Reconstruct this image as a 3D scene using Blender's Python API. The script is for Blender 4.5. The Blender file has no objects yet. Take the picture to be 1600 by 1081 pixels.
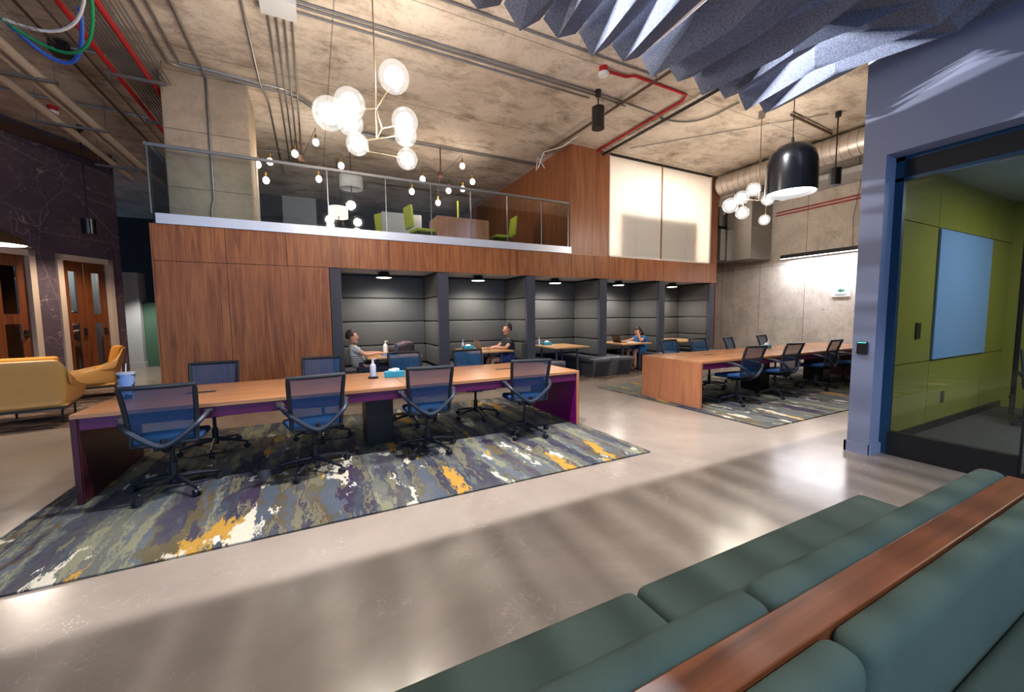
import bpy, bmesh, math, random
from mathutils import Vector, Matrix, Euler
random.seed(7)
C = bpy.context.scene.collection
PI = math.pi
def col(r, g, b):
    f = lambda v: (v/255/12.92 if v/255 <= .04045 else ((v/255+.055)/1.055)**2.4)
    return (f(r), f(g), f(b), 1)
# ---------------------------------------------------------------- camera
cam = bpy.data.objects.new('camera', bpy.data.cameras.new('camera')); C.objects.link(cam)
cam.data.sensor_width = 36; cam.data.lens = 36*615.96/1600; cam.data.clip_start = .05
yaw, pitch, roll = math.radians(26.639), math.radians(4.482), math.radians(-.578)
fw = Vector((math.sin(yaw)*math.cos(pitch), math.cos(yaw)*math.cos(pitch), -math.sin(pitch)))
rt = Vector((math.cos(yaw), -math.sin(yaw), 0)); up = rt.cross(fw)
r2 = rt*math.cos(roll)+up*math.sin(roll); u2 = up*math.cos(roll)-rt*math.sin(roll)
cam.matrix_world = Matrix(((r2.x, u2.x, -fw.x, 0), (r2.y, u2.y, -fw.y, 0), (r2.z, u2.z, -fw.z, 1.5), (0, 0, 0, 1)))
bpy.context.scene.camera = cam
# ---------------------------------------------------------------- world, exposure, daylight
W = bpy.data.worlds.new('sky'); bpy.context.scene.world = W; W.use_nodes = True
W.node_tree.nodes['Background'].inputs[0].default_value = (.35, .55, 1, 1)
W.node_tree.nodes['Background'].inputs[1].default_value = 1.0
vs = bpy.context.scene.view_settings
vs.view_transform = 'Standard'; vs.look = 'None'; vs.gamma = 1; vs.exposure = 0.65; vs.use_curve_mapping = False
def light(kind, loc, power, color=(1, 1, 1), size=.1, rot=None, **kw):
    d = bpy.data.lights.new('light', kind); d.energy = power; d.color = color
    if kind == 'AREA':
        d.shape = 'RECTANGLE'; d.size, d.size_y = size
    else: d.shadow_soft_size = size
    for k, v in kw.items(): setattr(d, k, v)
    o = bpy.data.objects.new('light', d); C.objects.link(o); o.location = loc
    if rot: o.rotation_euler = rot
    return o
WARM = (1, .81, .63); NEUT = (1, .92, .84); COOL = (.80, .88, 1); SKY = (.22, .50, 1)
light('AREA', (-1, -4.8, 2.3), 150, SKY, (12, 3.6), (math.radians(90), 0, 0))          # daylight through the rear windows
# ---------------------------------------------------------------- mesh builder
class MB:
    def __init__(s): s.bm = bmesh.new()
    def _v(s, g, M):
        if M is not None: bmesh.ops.transform(s.bm, matrix=M, verts=g)
    def box(s, a, b, bev=0, seg=2, M=None):
        a, b = Vector(a), Vector(b); r = bmesh.ops.create_cube(s.bm, size=1); vs_ = r['verts']
        c = (a+b)/2; d = b-a
        for v in vs_: v.co = Vector((v.co.x*d.x, v.co.y*d.y, v.co.z*d.z))+c
        if bev > 0:
            es = list({e for v in vs_ for e in v.link_edges})
            q = bmesh.ops.bevel(s.bm, geom=es, offset=bev, segments=seg, affect='EDGES', profile=.5)
            vs_ = list({v for v in q['verts']} | {v for f in q['faces'] for v in f.verts})
        s._v(vs_, M); return s
    def cyl(s, p, q, r, r_=None, n=12, caps=True):
        p, q = Vector(p), Vector(q); d = q-p
        if d.length < 1e-6: return s
        z = d.normalized(); x = z.orthogonal().normalized(); y = z.cross(x); r_ = r if r_ is None else r_
        A = [s.bm.verts.new(p+(x*math.cos(t)+y*math.sin(t))*r) for t in [2*PI*i/n for i in range(n)]]
        B = [s.bm.verts.new(q+(x*math.cos(t)+y*math.sin(t))*r_) for t in [2*PI*i/n for i in range(n)]]
        for i in range(n): s.bm.faces.new((A[i], A[(i+1) % n], B[(i+1) % n], B[i]))
        if caps: s.bm.faces.new(A[::-1]); s.bm.faces.new(B)
        return s
    def tube(s, pts, r, n=8, closed=False):
        pts = [Vector(p) for p in pts]; N = len(pts); rings = []; pn = None
        for i, p in enumerate(pts):
            if closed: t = pts[(i+1) % N]-pts[i-1]
            else: t = (pts[min(i+1, N-1)]-pts[max(i-1, 0)])
            t.normalize()
            x = t.orthogonal().normalized() if pn is None else (pn-t*pn.dot(t)).normalized()
            pn = x; y = t.cross(x); rr = r[i] if isinstance(r, (list, tuple)) else r
            rings.append([s.bm.verts.new(p+(x*math.cos(a)+y*math.sin(a))*rr) for a in [2*PI*k/n for k in range(n)]])
        for i in range(N if closed else N-1):
            A, B = rings[i], rings[(i+1) % N]
            for k in range(n): s.bm.faces.new((A[k], A[(k+1) % n], B[(k+1) % n], B[k]))
        if not closed: s.bm.faces.new(rings[0][::-1]); s.bm.faces.new(rings[-1])
        return s
    def lathe(s, prof, o=(0, 0, 0), n=24, M=None):
        o = Vector(o); rings = []
        for r, z in prof:
            if r < 1e-5: rings.append([s.bm.verts.new(o+Vector((0, 0, z)))])
            else: rings.append([s.bm.verts.new(o+Vector((r*math.cos(a), r*math.sin(a), z))) for a in [2*PI*k/n for k in range(n)]])
        for A, B in zip(rings, rings[1:]):
            for k in range(n):
                k2 = (k+1) % n
                if len(A) == 1 and len(B) == 1: break
                if len(A) == 1: s.bm.faces.new((A[0], B[k2], B[k]))
                elif len(B) == 1: s.bm.faces.new((A[k], A[k2], B[0]))
                else: s.bm.faces.new((A[k], A[k2], B[k2], B[k]))
        s._v([v for R in rings for v in R], M); return s
    def ball(s, c, r, n=16, sc=(1, 1, 1)):
        g = bmesh.ops.create_uvsphere(s.bm, u_segments=n, v_segments=max(6, n//2), radius=r)['verts']
        for v in g: v.co = Vector((v.co.x*sc[0], v.co.y*sc[1], v.co.z*sc[2]))+Vector(c)
        return s
    def prism(s, poly, a, b, ax=2):
        """poly of 2D points extruded from a to b along axis ax (remaining axes in order)"""
        def P(p, h):
            q = [p[0], p[1]]; q.insert(ax, h); return Vector(q)
        A = [s.bm.verts.new(P(p, a)) for p in poly]; B = [s.bm.verts.new(P(p, b)) for p in poly]; n = len(poly)
        for i in range(n): s.bm.faces.new((A[i], A[(i+1) % n], B[(i+1) % n], B[i]))
        s.bm.faces.new(A[::-1]); s.bm.faces.new(B); return s
    def face(s, pts):
        s.bm.faces.new([s.bm.verts.new(Vector(p)) for p in pts]); return s
    def done(s, name, m, parent=None, smooth=False, solid=0, label=None):
        bmesh.ops.recalc_face_normals(s.bm, faces=s.bm.faces)
        me = bpy.data.meshes.new(name); s.bm.to_mesh(me); s.bm.free()
        if smooth:
            for p in me.polygons: p.use_smooth = True
            try: me.set_sharp_from_angle(angle=math.radians(40))
            except Exception: pass
        o = bpy.data.objects.new(name, me); C.objects.link(o); me.materials.append(m)
        if parent: o.parent = parent
        if solid:
            mo = o.modifiers.new('thick', 'SOLIDIFY'); mo.thickness = solid; mo.offset = 0
        if label: o['label'] = label
        return o
def tag(o, label, cat, group=None, kind=None):
    if label: o['label'] = label
    if cat: o['category'] = cat
    if group: o['group'] = group
    if kind: o['kind'] = kind
    return o
def thing(name, label, cat, loc=(0, 0, 0), rz=0, group=None):
    o = bpy.data.objects.new(name, None); C.objects.link(o); o.empty_display_size = .1
    o.location = loc; o.rotation_euler = (0, 0, rz); return tag(o, label, cat, group)
def dup(root, loc, rz, label, group=None):
    def rec(o, par):
        c = o.copy(); C.objects.link(c); c.parent = par
        for ch in o.children: rec(ch, c)
        return c
    r = rec(root, None); r.location = loc; r.rotation_euler = (0, 0, rz); r['label'] = label
    if group: r['group'] = group
    return r
def struct(o): o['kind'] = 'structure'; return o
def bez(p0, p1, p2, n=8):
    p0, p1, p2 = map(Vector, (p0, p1, p2))
    return [p0*(1-t)**2+p1*2*t*(1-t)+p2*t*t for t in [i/n for i in range(n+1)]]
# ---------------------------------------------------------------- materials
class NT:
    def __init__(s, name):
        s.m = bpy.data.materials.new(name); s.m.use_nodes = True; s.t = s.m.node_tree; s.t.nodes.clear()
        s.out = s.n('ShaderNodeOutputMaterial'); s.tc = s.n('ShaderNodeTexCoord')
    def n(s, k, **kw):
        x = s.t.nodes.new(k)
        for a, b in kw.items(): setattr(x, a, b)
        return x
    def l(s, a, b): s.t.links.new(a, b)
    def set(s, x, **kw):
        for k, v in kw.items():
            k = k.replace('_', ' ')
            if hasattr(v, 'is_output'): s.l(v, x.inputs[k])
            else: x.inputs[k].default_value = v
        return x
    def map(s, sc=(1, 1, 1), rot=(0, 0, 0), src='Object', loc=(0, 0, 0)):
        m = s.n('ShaderNodeMapping'); s.l(s.tc.outputs[src], m.inputs[0])
        m.inputs['Scale'].default_value = sc; m.inputs['Rotation'].default_value = rot; m.inputs['Location'].default_value = loc
        return m.outputs[0]
    def noise(s, v, scale=1, detail=4, rough=.55, dist=0):
        x = s.n('ShaderNodeTexNoise'); s.l(v, x.inputs['Vector'])
        return s.set(x, Scale=scale, Detail=detail, Roughness=rough, Distortion=dist).outputs['Fac']
    def ramp(s, f, stops, interp='LINEAR'):
        x = s.n('ShaderNodeValToRGB'); s.l(f, x.inputs[0]); cr = x.color_ramp; cr.interpolation = interp
        cr.elements[0].position, cr.elements[0].color = stops[0]; cr.elements[1].position, cr.elements[1].color = stops[-1]
        for p, c in stops[1:-1]: e = cr.elements.new(p); e.color = c
        return x.outputs[0]
    def mix(s, f, a, b, blend='MIX'):
        x = s.n('ShaderNodeMix', data_type='RGBA', blend_type=blend)
        for v, i in ((f, 0), (a, 6), (b, 7)):
            if hasattr(v, 'is_output'): s.l(v, x.inputs[i])
            else: x.inputs[i].default_value = v
        return x.outputs[2]
    def math(s, op, a, b=0, c=0):
        x = s.n('ShaderNodeMath', operation=op)
        for i, v in enumerate((a, b, c)):
            if hasattr(v, 'is_output'): s.l(v, x.inputs[i])
            else: x.inputs[i].default_value = v
        return x.outputs[0]
    def sep(s, v):
        x = s.n('ShaderNodeSeparateXYZ'); s.l(v, x.inputs[0]); return x.outputs
    def bump(s, h, st=.3, d=.01):
        x = s.n('ShaderNodeBump'); s.l(h, x.inputs['Height']); x.inputs['Strength'].default_value = st; x.inputs['Distance'].default_value = d
        return x.outputs[0]
    def bsdf(s, base, rough=.5, metal=0, spec=.5, normal=None, **kw):
        x = s.n('ShaderNodeBsdfPrincipled')
        s.set(x, **{'Base Color': base} if False else {})
        for k, v in (('Base Color', base), ('Roughness', rough), ('Metallic', metal), ('Specular IOR Level', spec)):
            if hasattr(v, 'is_output'): s.l(v, x.inputs[k])
            else: x.inputs[k].default_value = v
        if normal is not None: s.l(normal, x.inputs['Normal'])
        for k, v in kw.items(): x.inputs[k.replace('_', ' ')].default_value = v
        s.l(x.outputs[0], s.out.inputs[0]); return x
    def seam(s, c, period, off=0, w=.004):
        """mask that is 1 on thin lines every period along coordinate c"""
        a = s.math('MODULO', s.math('ADD', c, 100*period-off), period)
        a = s.math('MINIMUM', a, s.math('SUBTRACT', period, a))
        return s.math('LESS_THAN', a, w)
def plain(name, c, rough=.5, metal=0, spec=.5, var=.12, scale=20, bump=0):
    t = NT(name); v = t.map((scale,)*3)
    f = t.noise(v, 1, 3)
    b = t.mix(t.math('MULTIPLY', f, 1), tuple(x*(1-var) for x in c[:3])+(1,), tuple(min(1, x*(1+var)) for x in c[:3])+(1,))
    t.bsdf(b, rough, metal, spec, t.bump(f, bump, .004) if bump else None); return t.m
def emis(name, c, st, also=None):
    t = NT(name); e = t.n('ShaderNodeEmission'); e.inputs[0].default_value = c; e.inputs[1].default_value = st
    t.l(e.outputs[0], t.out.inputs[0]); return t.m
def wood(name, a, b, dark, ax=2, sc=1, rough=.38, board=0, spec=.5):
    t = NT(name); s3 = [9*sc, 9*sc, 9*sc]; s3[ax] = .55*sc
    v = t.map(tuple(s3)); f = t.noise(v, 1.4, 5, .6, 1.2)
    s4 = [60*sc]*3; s4[ax] = 1.6*sc; g = t.noise(t.map(tuple(s4)), 1, 3, .6)
    base = t.ramp(f, [(.28, dark), (.45, a), (.62, b), (.8, a)])
    base = t.mix(.35, base, t.ramp(g, [(.3, dark), (.7, b)]))
    big = t.noise(t.map((.9, .9, .9)), 1, 2); base = t.mix(t.math('MULTIPLY', big, .4), base, dark)
    t.bsdf(base, rough, 0, spec, t.bump(g, .06, .003)); return t.m
def concrete(name, a, b, stain, seams=(0, 0), bump=.25, stain_amt=.6, sa=(0, 1), offs=(0, 0), rough=.75, holes=False):
    t = NT(name); v = t.map()
    f = t.noise(v, .7, 9, .68, .5); base = t.ramp(f, [(.3, a), (.62, b)])
    g = t.noise(t.map((.8, 1.3, 1)), 1.5, 14, .74, .25)
    m = t.ramp(g, [(.48, (0, 0, 0, 1)), (.66, (1, 1, 1, 1))])
    base = t.mix(t.math('MULTIPLY', m, stain_amt), base, stain)
    h = t.noise(v, 14, 6, .7); base = t.mix(t.math('MULTIPLY', t.ramp(h, [(.52, (0, 0, 0, 1)), (.72, (1, 1, 1, 1))]), .35), base, stain)
    if holes:
        vo = t.n('ShaderNodeTexVoronoi', voronoi_dimensions='3D'); t.l(t.map(), vo.inputs['Vector']); vo.inputs['Scale'].default_value = 3.2
        base = t.mix(t.math('LESS_THAN', vo.outputs['Distance'], .045), base, (.08, .07, .06, 1))
    xyz = t.sep(v)
    for k in (0, 1):
        if seams[k]: base = t.mix(t.math('MULTIPLY', t.seam(xyz[sa[k]], seams[k], offs[k], .008), .6), base, tuple(x*.35 for x in stain[:3])+(1,))
    t.bsdf(base, rough, 0, .35, t.bump(t.math('ADD', g, h), bump, .01)); return t.m
def glass(name, tint=(1, 1, 1, 1), rough=0.0, base=.04, mul=1.0):
    t = NT(name); tr = t.n('ShaderNodeBsdfTransparent'); tr.inputs[0].default_value = tint
    gl = t.n('ShaderNodeBsdfGlossy'); gl.inputs['Roughness'].default_value = rough
    fr = t.n('ShaderNodeFresnel'); fr.inputs[0].default_value = 1.5
    mx = t.n('ShaderNodeMixShader'); t.l(t.math('MULTIPLY', fr.outputs[0], mul), mx.inputs[0]); t.l(tr.outputs[0], mx.inputs[1]); t.l(gl.outputs[0], mx.inputs[2])
    t.l(mx.outputs[0], t.out.inputs[0]); return t.m
M = {}
M['ceil'] = concrete('cast_concrete_ceiling', col(184, 169, 152), col(214, 202, 187), col(116, 98, 82), (4.88, 2.44), .3, .8, offs=(.4, .3), rough=.85)
M['concwall'] = concrete('board_formed_concrete', col(194, 184, 172), col(228, 220, 210), col(112, 100, 88), (1.22, 2.6), .25, .35, sa=(1, 2), offs=(.0, .25), holes=True)
M['conccol'] = concrete('column_concrete', col(150, 132, 112), col(185, 165, 142), col(120, 104, 86), (0, .9), .2, .4, sa=(1, 2))
M['walnut'] = wood('walnut_veneer', col(150, 90, 52), col(188, 122, 72), col(92, 50, 28), 2, 1, .46, 0, .3)
M['walnut2'] = wood('red_walnut_veneer', col(146, 88, 56), col(176, 112, 70), col(104, 58, 34), 2, .6)
M['top'] = wood('table_veneer', col(180, 124, 82), col(198, 142, 98), col(158, 106, 68), 0, 1, .24)
M['endwood'] = wood('table_end_veneer', col(176, 112, 78), col(196, 132, 92), col(146, 88, 58), 2, 1.4, .4)
M['maple'] = wood('booth_table_veneer', col(206, 160, 112), col(222, 180, 132), col(180, 132, 86), 0, 1, .3)
M['railwood'] = wood('ledge_wood', col(112, 60, 32), col(136, 78, 46), col(56, 28, 16), 0, .8, .3)
M['doorwood'] = wood('door_wood', col(106, 56, 28), col(132, 74, 40), col(64, 32, 16), 2, 1, .35)
M['purple'] = plain('laminate_lit_tone', col(120, 10, 100), .3, var=.05)  # table end laminate with the cool light on it painted in as magenta
M['plum'] = plain('plum_laminate', col(84, 16, 66), .35, var=.06)
M['maroon'] = plain('laminate_shade_tone', col(66, 18, 28), .35, var=.08)  # same laminate, unlit copy: shade put into the darker colour
M['black'] = plain('black_paint', col(22, 22, 26), .4)
M['blackgloss'] = plain('black_enamel', col(16, 18, 24), .22, spec=.8)
M['plastic'] = plain('black_plastic', col(26, 30, 38), .45)
M['armplastic'] = plain('slate_plastic_arm', col(34, 42, 58), .45)
M['greyplastic'] = plain('grey_plastic', col(70, 76, 90), .45)
M['navy'] = plain('navy_seat_fabric', col(20, 62, 110), .9, scale=120, bump=.3)
M['steel'] = plain('galvanised_steel', col(150, 148, 146), .38, .85, var=.1)
M['duct'] = plain('spiral_duct_metal', col(196, 186, 178), .42, .6, var=.1, scale=6)
M['white'] = plain('white_paint', col(225, 222, 218), .5, var=.03)
M['whitesteel'] = plain('brushed_light_steel', col(206, 210, 220), .35, .3, var=.06, scale=6)
M['cream'] = plain('cream_trim_paint', col(196, 176, 156), .5, var=.04)
M['bluewall'] = plain('slate_blue_paint', col(130, 136, 160), .5, var=.03, scale=3)
M['bluefrm'] = plain('dark_blue_frame', col(22, 62, 92), .4, var=.05)
M['green'] = plain('olive_green_panel', col(150, 146, 66), .3, var=.04, scale=3)
M['red'] = plain('red_pipe_paint', col(176, 26, 30), .4)
M['rust'] = plain('brown_iron_pipe', col(84, 58, 44), .5)
M['dark'] = plain('dark_wall_paint', col(24, 26, 28), .7)
M['darkgrey'] = plain('charcoal_wall_paint', col(54, 58, 66), .7)
M['greywhite'] = plain('grey_white_paint', col(190, 192, 194), .6, var=.05)
M['brass'] = plain('brass', col(176, 128, 60), .3, .9)
M['rodmetal'] = plain('champagne_metal', col(150, 130, 108), .35, .7)
M['chrome'] = plain('chrome', col(210, 212, 216), .15, .95)
M['mustard'] = plain('mustard_shell_leather', col(196, 152, 84), .5, var=.06, scale=14)
M['mustard2'] = plain('ochre_cushion_fabric', col(196, 130, 42), .9, scale=90, bump=.4)
M['booth'] = plain('charcoal_booth_fabric', col(88, 87, 85), .85, var=.1, scale=150, bump=.4)
M['boothpil'] = plain('slate_booth_fabric', col(68, 70, 82), .85, var=.08, scale=120, bump=.3)
M['bench'] = plain('grey_bench_vinyl', col(86, 86, 94), .5, var=.06, scale=60)
M['cabinet'] = plain('carpet_room', col(74, 72, 76), .8, scale=8)
M['skin'] = plain('skin', col(206, 150, 124), .5, var=.05)
M['hair'] = plain('dark_hair', col(32, 24, 22), .6)
M['teal'] = plain('teal_tissue_box', col(38, 150, 176), .5)
M['paper'] = plain('white_tissue', col(240, 240, 240), .7)
M['sofawhite'] = M['white']
M['limefab'] = plain('lime_green_fabric', col(168, 180, 50), .8)
M['cablegreen'] = plain('green_cable', col(20, 150, 90), .4)
M['cableblue'] = plain('blue_cable', col(40, 90, 190), .4)
M['oakpanel'] = wood('oak_counter_panel', col(186, 130, 92), col(204, 150, 112), col(160, 104, 72), 2, 1.2, .45)
M['glass'] = glass('clear_glass', (.93, .96, .95, 1), mul=1.3)
M['roomglass'] = glass('room_glass', (.80, .86, .84, 1), mul=1.3)
t = NT('globe_glass'); tr = t.n('ShaderNodeBsdfTransparent'); gl = t.n('ShaderNodeBsdfGlossy'); gl.inputs['Roughness'].default_value = .02
em = t.n('ShaderNodeEmission'); em.inputs[0].default_value = (1, .95, .88, 1); em.inputs[1].default_value = 1.1
m1 = t.n('ShaderNodeMixShader'); m1.inputs[0].default_value = .22; t.l(tr.outputs[0], m1.inputs[1]); t.l(em.outputs[0], m1.inputs[2])
lw = t.n('ShaderNodeLayerWeight'); lw.inputs[0].default_value = .5
m2 = t.n('ShaderNodeMixShader'); t.l(t.math('MULTIPLY_ADD', t.math('POWER', lw.outputs['Facing'], 5), .5, .03), m2.inputs[0]); t.l(m1.outputs[0], m2.inputs[1]); t.l(gl.outputs[0], m2.inputs[2])
t.l(m2.outputs[0], t.out.inputs[0]); M['globe'] = t.m
M['wb'] = plain('glass_whiteboard', col(140, 182, 246), .12, var=.02, scale=2)  # blue of the light reflected in the board put into its base colour
# felt
t = NT('grey_blue_felt'); f = t.noise(t.map((90,)*3), 1, 3, .7)
t.bsdf(t.ramp(f, [(.35, col(84, 90, 108)), (.65, col(128, 134, 152))]), .95, 0, .1, t.bump(f, .3, .003)); M['felt'] = t.m
# sofa fabric
t = NT('grey_green_wool'); v = t.map((260, 260, 260)); w = t.noise(v, 1, 2); g = t.noise(t.map((3,)*3), 1, 3)
b = t.mix(g, col(62, 76, 68), col(80, 92, 82)); b = t.mix(t.math('MULTIPLY', w, .4), b, col(42, 50, 46))
t.bsdf(b, .92, 0, .15, t.bump(w, .4, .002)); M['wool'] = t.m
# floor
t = NT('polished_concrete_floor'); v = t.map(); f = t.noise(v, .45, 8, .6, .8); g = t.noise(v, 5, 6, .65)
base = t.ramp(f, [(.3, col(122, 109, 98)), (.5, col(148, 134, 121)), (.72, col(166, 153, 140))])
base = t.mix(t.math('MULTIPLY', g, .3), base, col(112, 100, 92))
cr = t.n('ShaderNodeTexVoronoi', feature='DISTANCE_TO_EDGE'); dn = t.n('ShaderNodeTexNoise'); t.l(v, dn.inputs['Vector']); dn.inputs['Scale'].default_value = 5; dn.inputs['Detail'].default_value = 6
wv = t.n('ShaderNodeVectorMath', operation='ADD'); t.l(v, wv.inputs[0]); sc = t.n('ShaderNodeVectorMath', operation='SCALE'); t.l(dn.outputs['Color'], sc.inputs[0]); sc.inputs['Scale'].default_value = .35; t.l(sc.outputs[0], wv.inputs[1])
t.l(wv.outputs[0], cr.inputs['Vector']); cr.inputs['Scale'].default_value = 6.5
mk = t.math('MULTIPLY', t.math('LESS_THAN', cr.outputs['Distance'], .008), t.ramp(t.noise(v, 1.4, 3), [(.5, (0, 0, 0, 1)), (.62, (1, 1, 1, 1))]))
base = t.mix(t.math('MULTIPLY', mk, .28), base, col(214, 204, 194))
t.bsdf(base, t.math('MULTIPLY_ADD', g, .16, .13), 0, .55, t.bump(g, .006, .002)); M['floor'] = t.m
# rugs
def rugmat(name, seed):
    t = NT(name)
    rag = t.n('ShaderNodeTexNoise'); t.l(t.map((9, 2.2, 1), loc=(seed, 0, 0)), rag.inputs['Vector']); rag.inputs['Scale'].default_value = 1.6; rag.inputs['Detail'].default_value = 5; rag.inputs['Roughness'].default_value = .7
    sc = t.n('ShaderNodeVectorMath', operation='MULTIPLY_ADD'); t.l(rag.outputs['Color'], sc.inputs[0]); sc.inputs[1].default_value = (.30, .5, 0); t.l(t.map((1.0, 1, 1), loc=(seed, seed*.7, 0)), sc.inputs[2])
    def nz(sx, sy, off, det=3, rg=.5):
        m = t.n('ShaderNodeMapping'); t.l(sc.outputs[0], m.inputs[0]); m.inputs['Scale'].default_value = (sx, sy, 1); m.inputs['Location'].default_value = (off, off*.6, 0)
        return t.noise(m.outputs[0], 1, det, rg)
    A = nz(3.1, .26, 0)
    base = t.ramp(A, [(0, col(74, 82, 94)), (.33, col(60, 48, 70)), (.375, col(104, 86, 40)), (.405, col(96, 104, 112)), (.455, col(150, 146, 112)), (.49, col(108, 108, 98)), (.53, col(58, 64, 78)), (.565, col(54, 42, 62)), (.59, col(126, 118, 88)), (.62, col(96, 78, 40)), (.645, col(80, 88, 102))], 'CONSTANT')
    wash = t.noise(t.map((1.4, .7, 1), loc=(seed, 0, 0)), 1.2, 6, .65)
    base = t.mix(t.math('MULTIPLY', wash, .55), base, t.ramp(wash, [(.35, col(54, 60, 74)), (.5, col(98, 102, 104)), (.66, col(140, 136, 112))]))
    def mask(n, lo): return t.ramp(n, [(lo, (0, 0, 0, 1)), (lo+.01, (1, 1, 1, 1))])
    base = t.mix(mask(nz(4.2, .7, 31), .635), base, col(196, 148, 56))
    base = t.mix(mask(nz(3.4, .8, 57, 4, .6), .625), base, col(224, 214, 190))
    base = t.mix(mask(nz(3.4, .6, 83), .64), base, col(58, 44, 68))
    base = t.mix(mask(nz(9, 3.6, 99, 1), .70), base, col(226, 220, 210))
    w = t.noise(t.map((60, 5, 1)), 4, 3); base = t.mix(t.math('MULTIPLY_ADD', w, .5, .12), base, col(44, 44, 46))
    t.bsdf(base, .95, 0, .1, t.bump(t.noise(t.map((180,)*3), 1, 2), .5, .004)); return t.m
M['rug1'] = rugmat('abstract_rug_wool', 3.1); M['rug2'] = rugmat('abstract_rug_wool_far', 41.3)
t = NT('dark_lounge_rug'); A = t.noise(t.map((.7, 2.6, 1)), 2.2, 6, .65, .5)
t.bsdf(t.ramp(A, [(.4, col(42, 32, 30)), (.5, col(76, 58, 48)), (.53, col(150, 124, 100)), (.6, col(60, 46, 42))], 'LINEAR'), .95); M['rug3'] = t.m
t = NT('patch_rug'); xyz = t.sep(t.map((1.6, 2.4, 1))); ck = t.n('ShaderNodeTexChecker'); t.l(t.map((1, 1, 1)), ck.inputs[0]); ck.inputs['Scale'].default_value = 3
t.bsdf(t.mix(t.noise(t.map(), 2, 1), t.mix(.5, ck.outputs[0], col(60, 60, 58)), col(40, 42, 44)), .95); M['rug4'] = t.m
# purple wall with fine drawn lines
t = NT('purple_map_wallpaper'); v = t.map(); base = t.mix(t.noise(v, 1, 3), col(70, 56, 68), col(88, 72, 82))
for sc_, th, am in ((.8, .0022, .5), (1.9, .003, .4), (3.5, .003, .3)):
    n = t.noise(t.map(loc=(sc_*9, 3, 0)), sc_, 3, .5, .3); m = t.math('LESS_THAN', t.math('ABSOLUTE', t.math('SUBTRACT', n, .5)), th)
    base = t.mix(t.math('MULTIPLY', m, am), base, col(170, 152, 148))
vo = t.n('ShaderNodeTexVoronoi', feature='DISTANCE_TO_EDGE'); t.l(v, vo.inputs['Vector']); vo.inputs['Scale'].default_value = .8
base = t.mix(t.math('MULTIPLY', t.math('LESS_THAN', vo.outputs['Distance'], .0035), .3), base, col(176, 158, 152))
t.bsdf(base, .7); M['mapwall'] = t.m
# chair mesh fabric: fine net, partly see-through
t = NT('chair_mesh_net'); d = t.n('ShaderNodeBsdfPrincipled'); d.inputs['Base Color'].default_value = col(4, 68, 108); d.inputs['Roughness'].default_value = .8
tr = t.n('ShaderNodeBsdfTransparent'); mx = t.n('ShaderNodeMixShader'); g = t.noise(t.map((3,)*3), 1, 1)
t.l(t.math('MULTIPLY_ADD', g, .05, .72), mx.inputs[0]); t.l(tr.outputs[0], mx.inputs[1]); t.l(d.outputs[0], mx.inputs[2]); t.l(mx.outputs[0], t.out.inputs[0]); M['net'] = t.m
# frosted pane
t = NT('frosted_glass'); d = t.n('ShaderNodeBsdfTranslucent'); d.inputs[0].default_value = (.9, .88, .84, 1); g = t.n('ShaderNodeBsdfPrincipled'); g.inputs['Base Color'].default_value = (.82, .8, .76, 1); g.inputs['Roughness'].default_value = .18
mx = t.n('ShaderNodeMixShader'); mx.inputs[0].default_value = .45; t.l(d.outputs[0], mx.inputs[1]); t.l(g.outputs[0], mx.inputs[2]); t.l(mx.outputs[0], t.out.inputs[0]); M['frost'] = t.m
M['glow'] = emis('lit_bulb', (1, .88, .73, 1), 88); M['glow2'] = emis('lit_small_bulb', (1, .95, .88, 1), 9)
M['disc'] = emis('lit_diffuser', (1, .97, .93, 1), 7); M['bar'] = emis('lit_bar', (.95, .93, 1, 1), 6)
M['lampshade'] = emis('lit_shade', (1, .86, .66, 1), 1.1)

# ================================================================ SETTING
CZ = 5.4
struct(MB().box((-13, -5.2, -.2), (14, 21, 0)).done('floor', M['floor']))
struct(MB().box((-13, -5.2, CZ), (14, 21, CZ+.3)).done('ceiling', M['ceil']))
struct(MB().box((12, 2.12, 0), (12.3, 8.12, CZ)).box((12.03, 8.12, 0), (12.3, 8.16, CZ)).box((12, 8.16, 0), (12.3, 21, CZ)).done('wall_right', M['concwall']))
struct(MB().box((-13, 20.5, 0), (14, 20.8, CZ)).done('wall_back', M['dark']))
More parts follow.
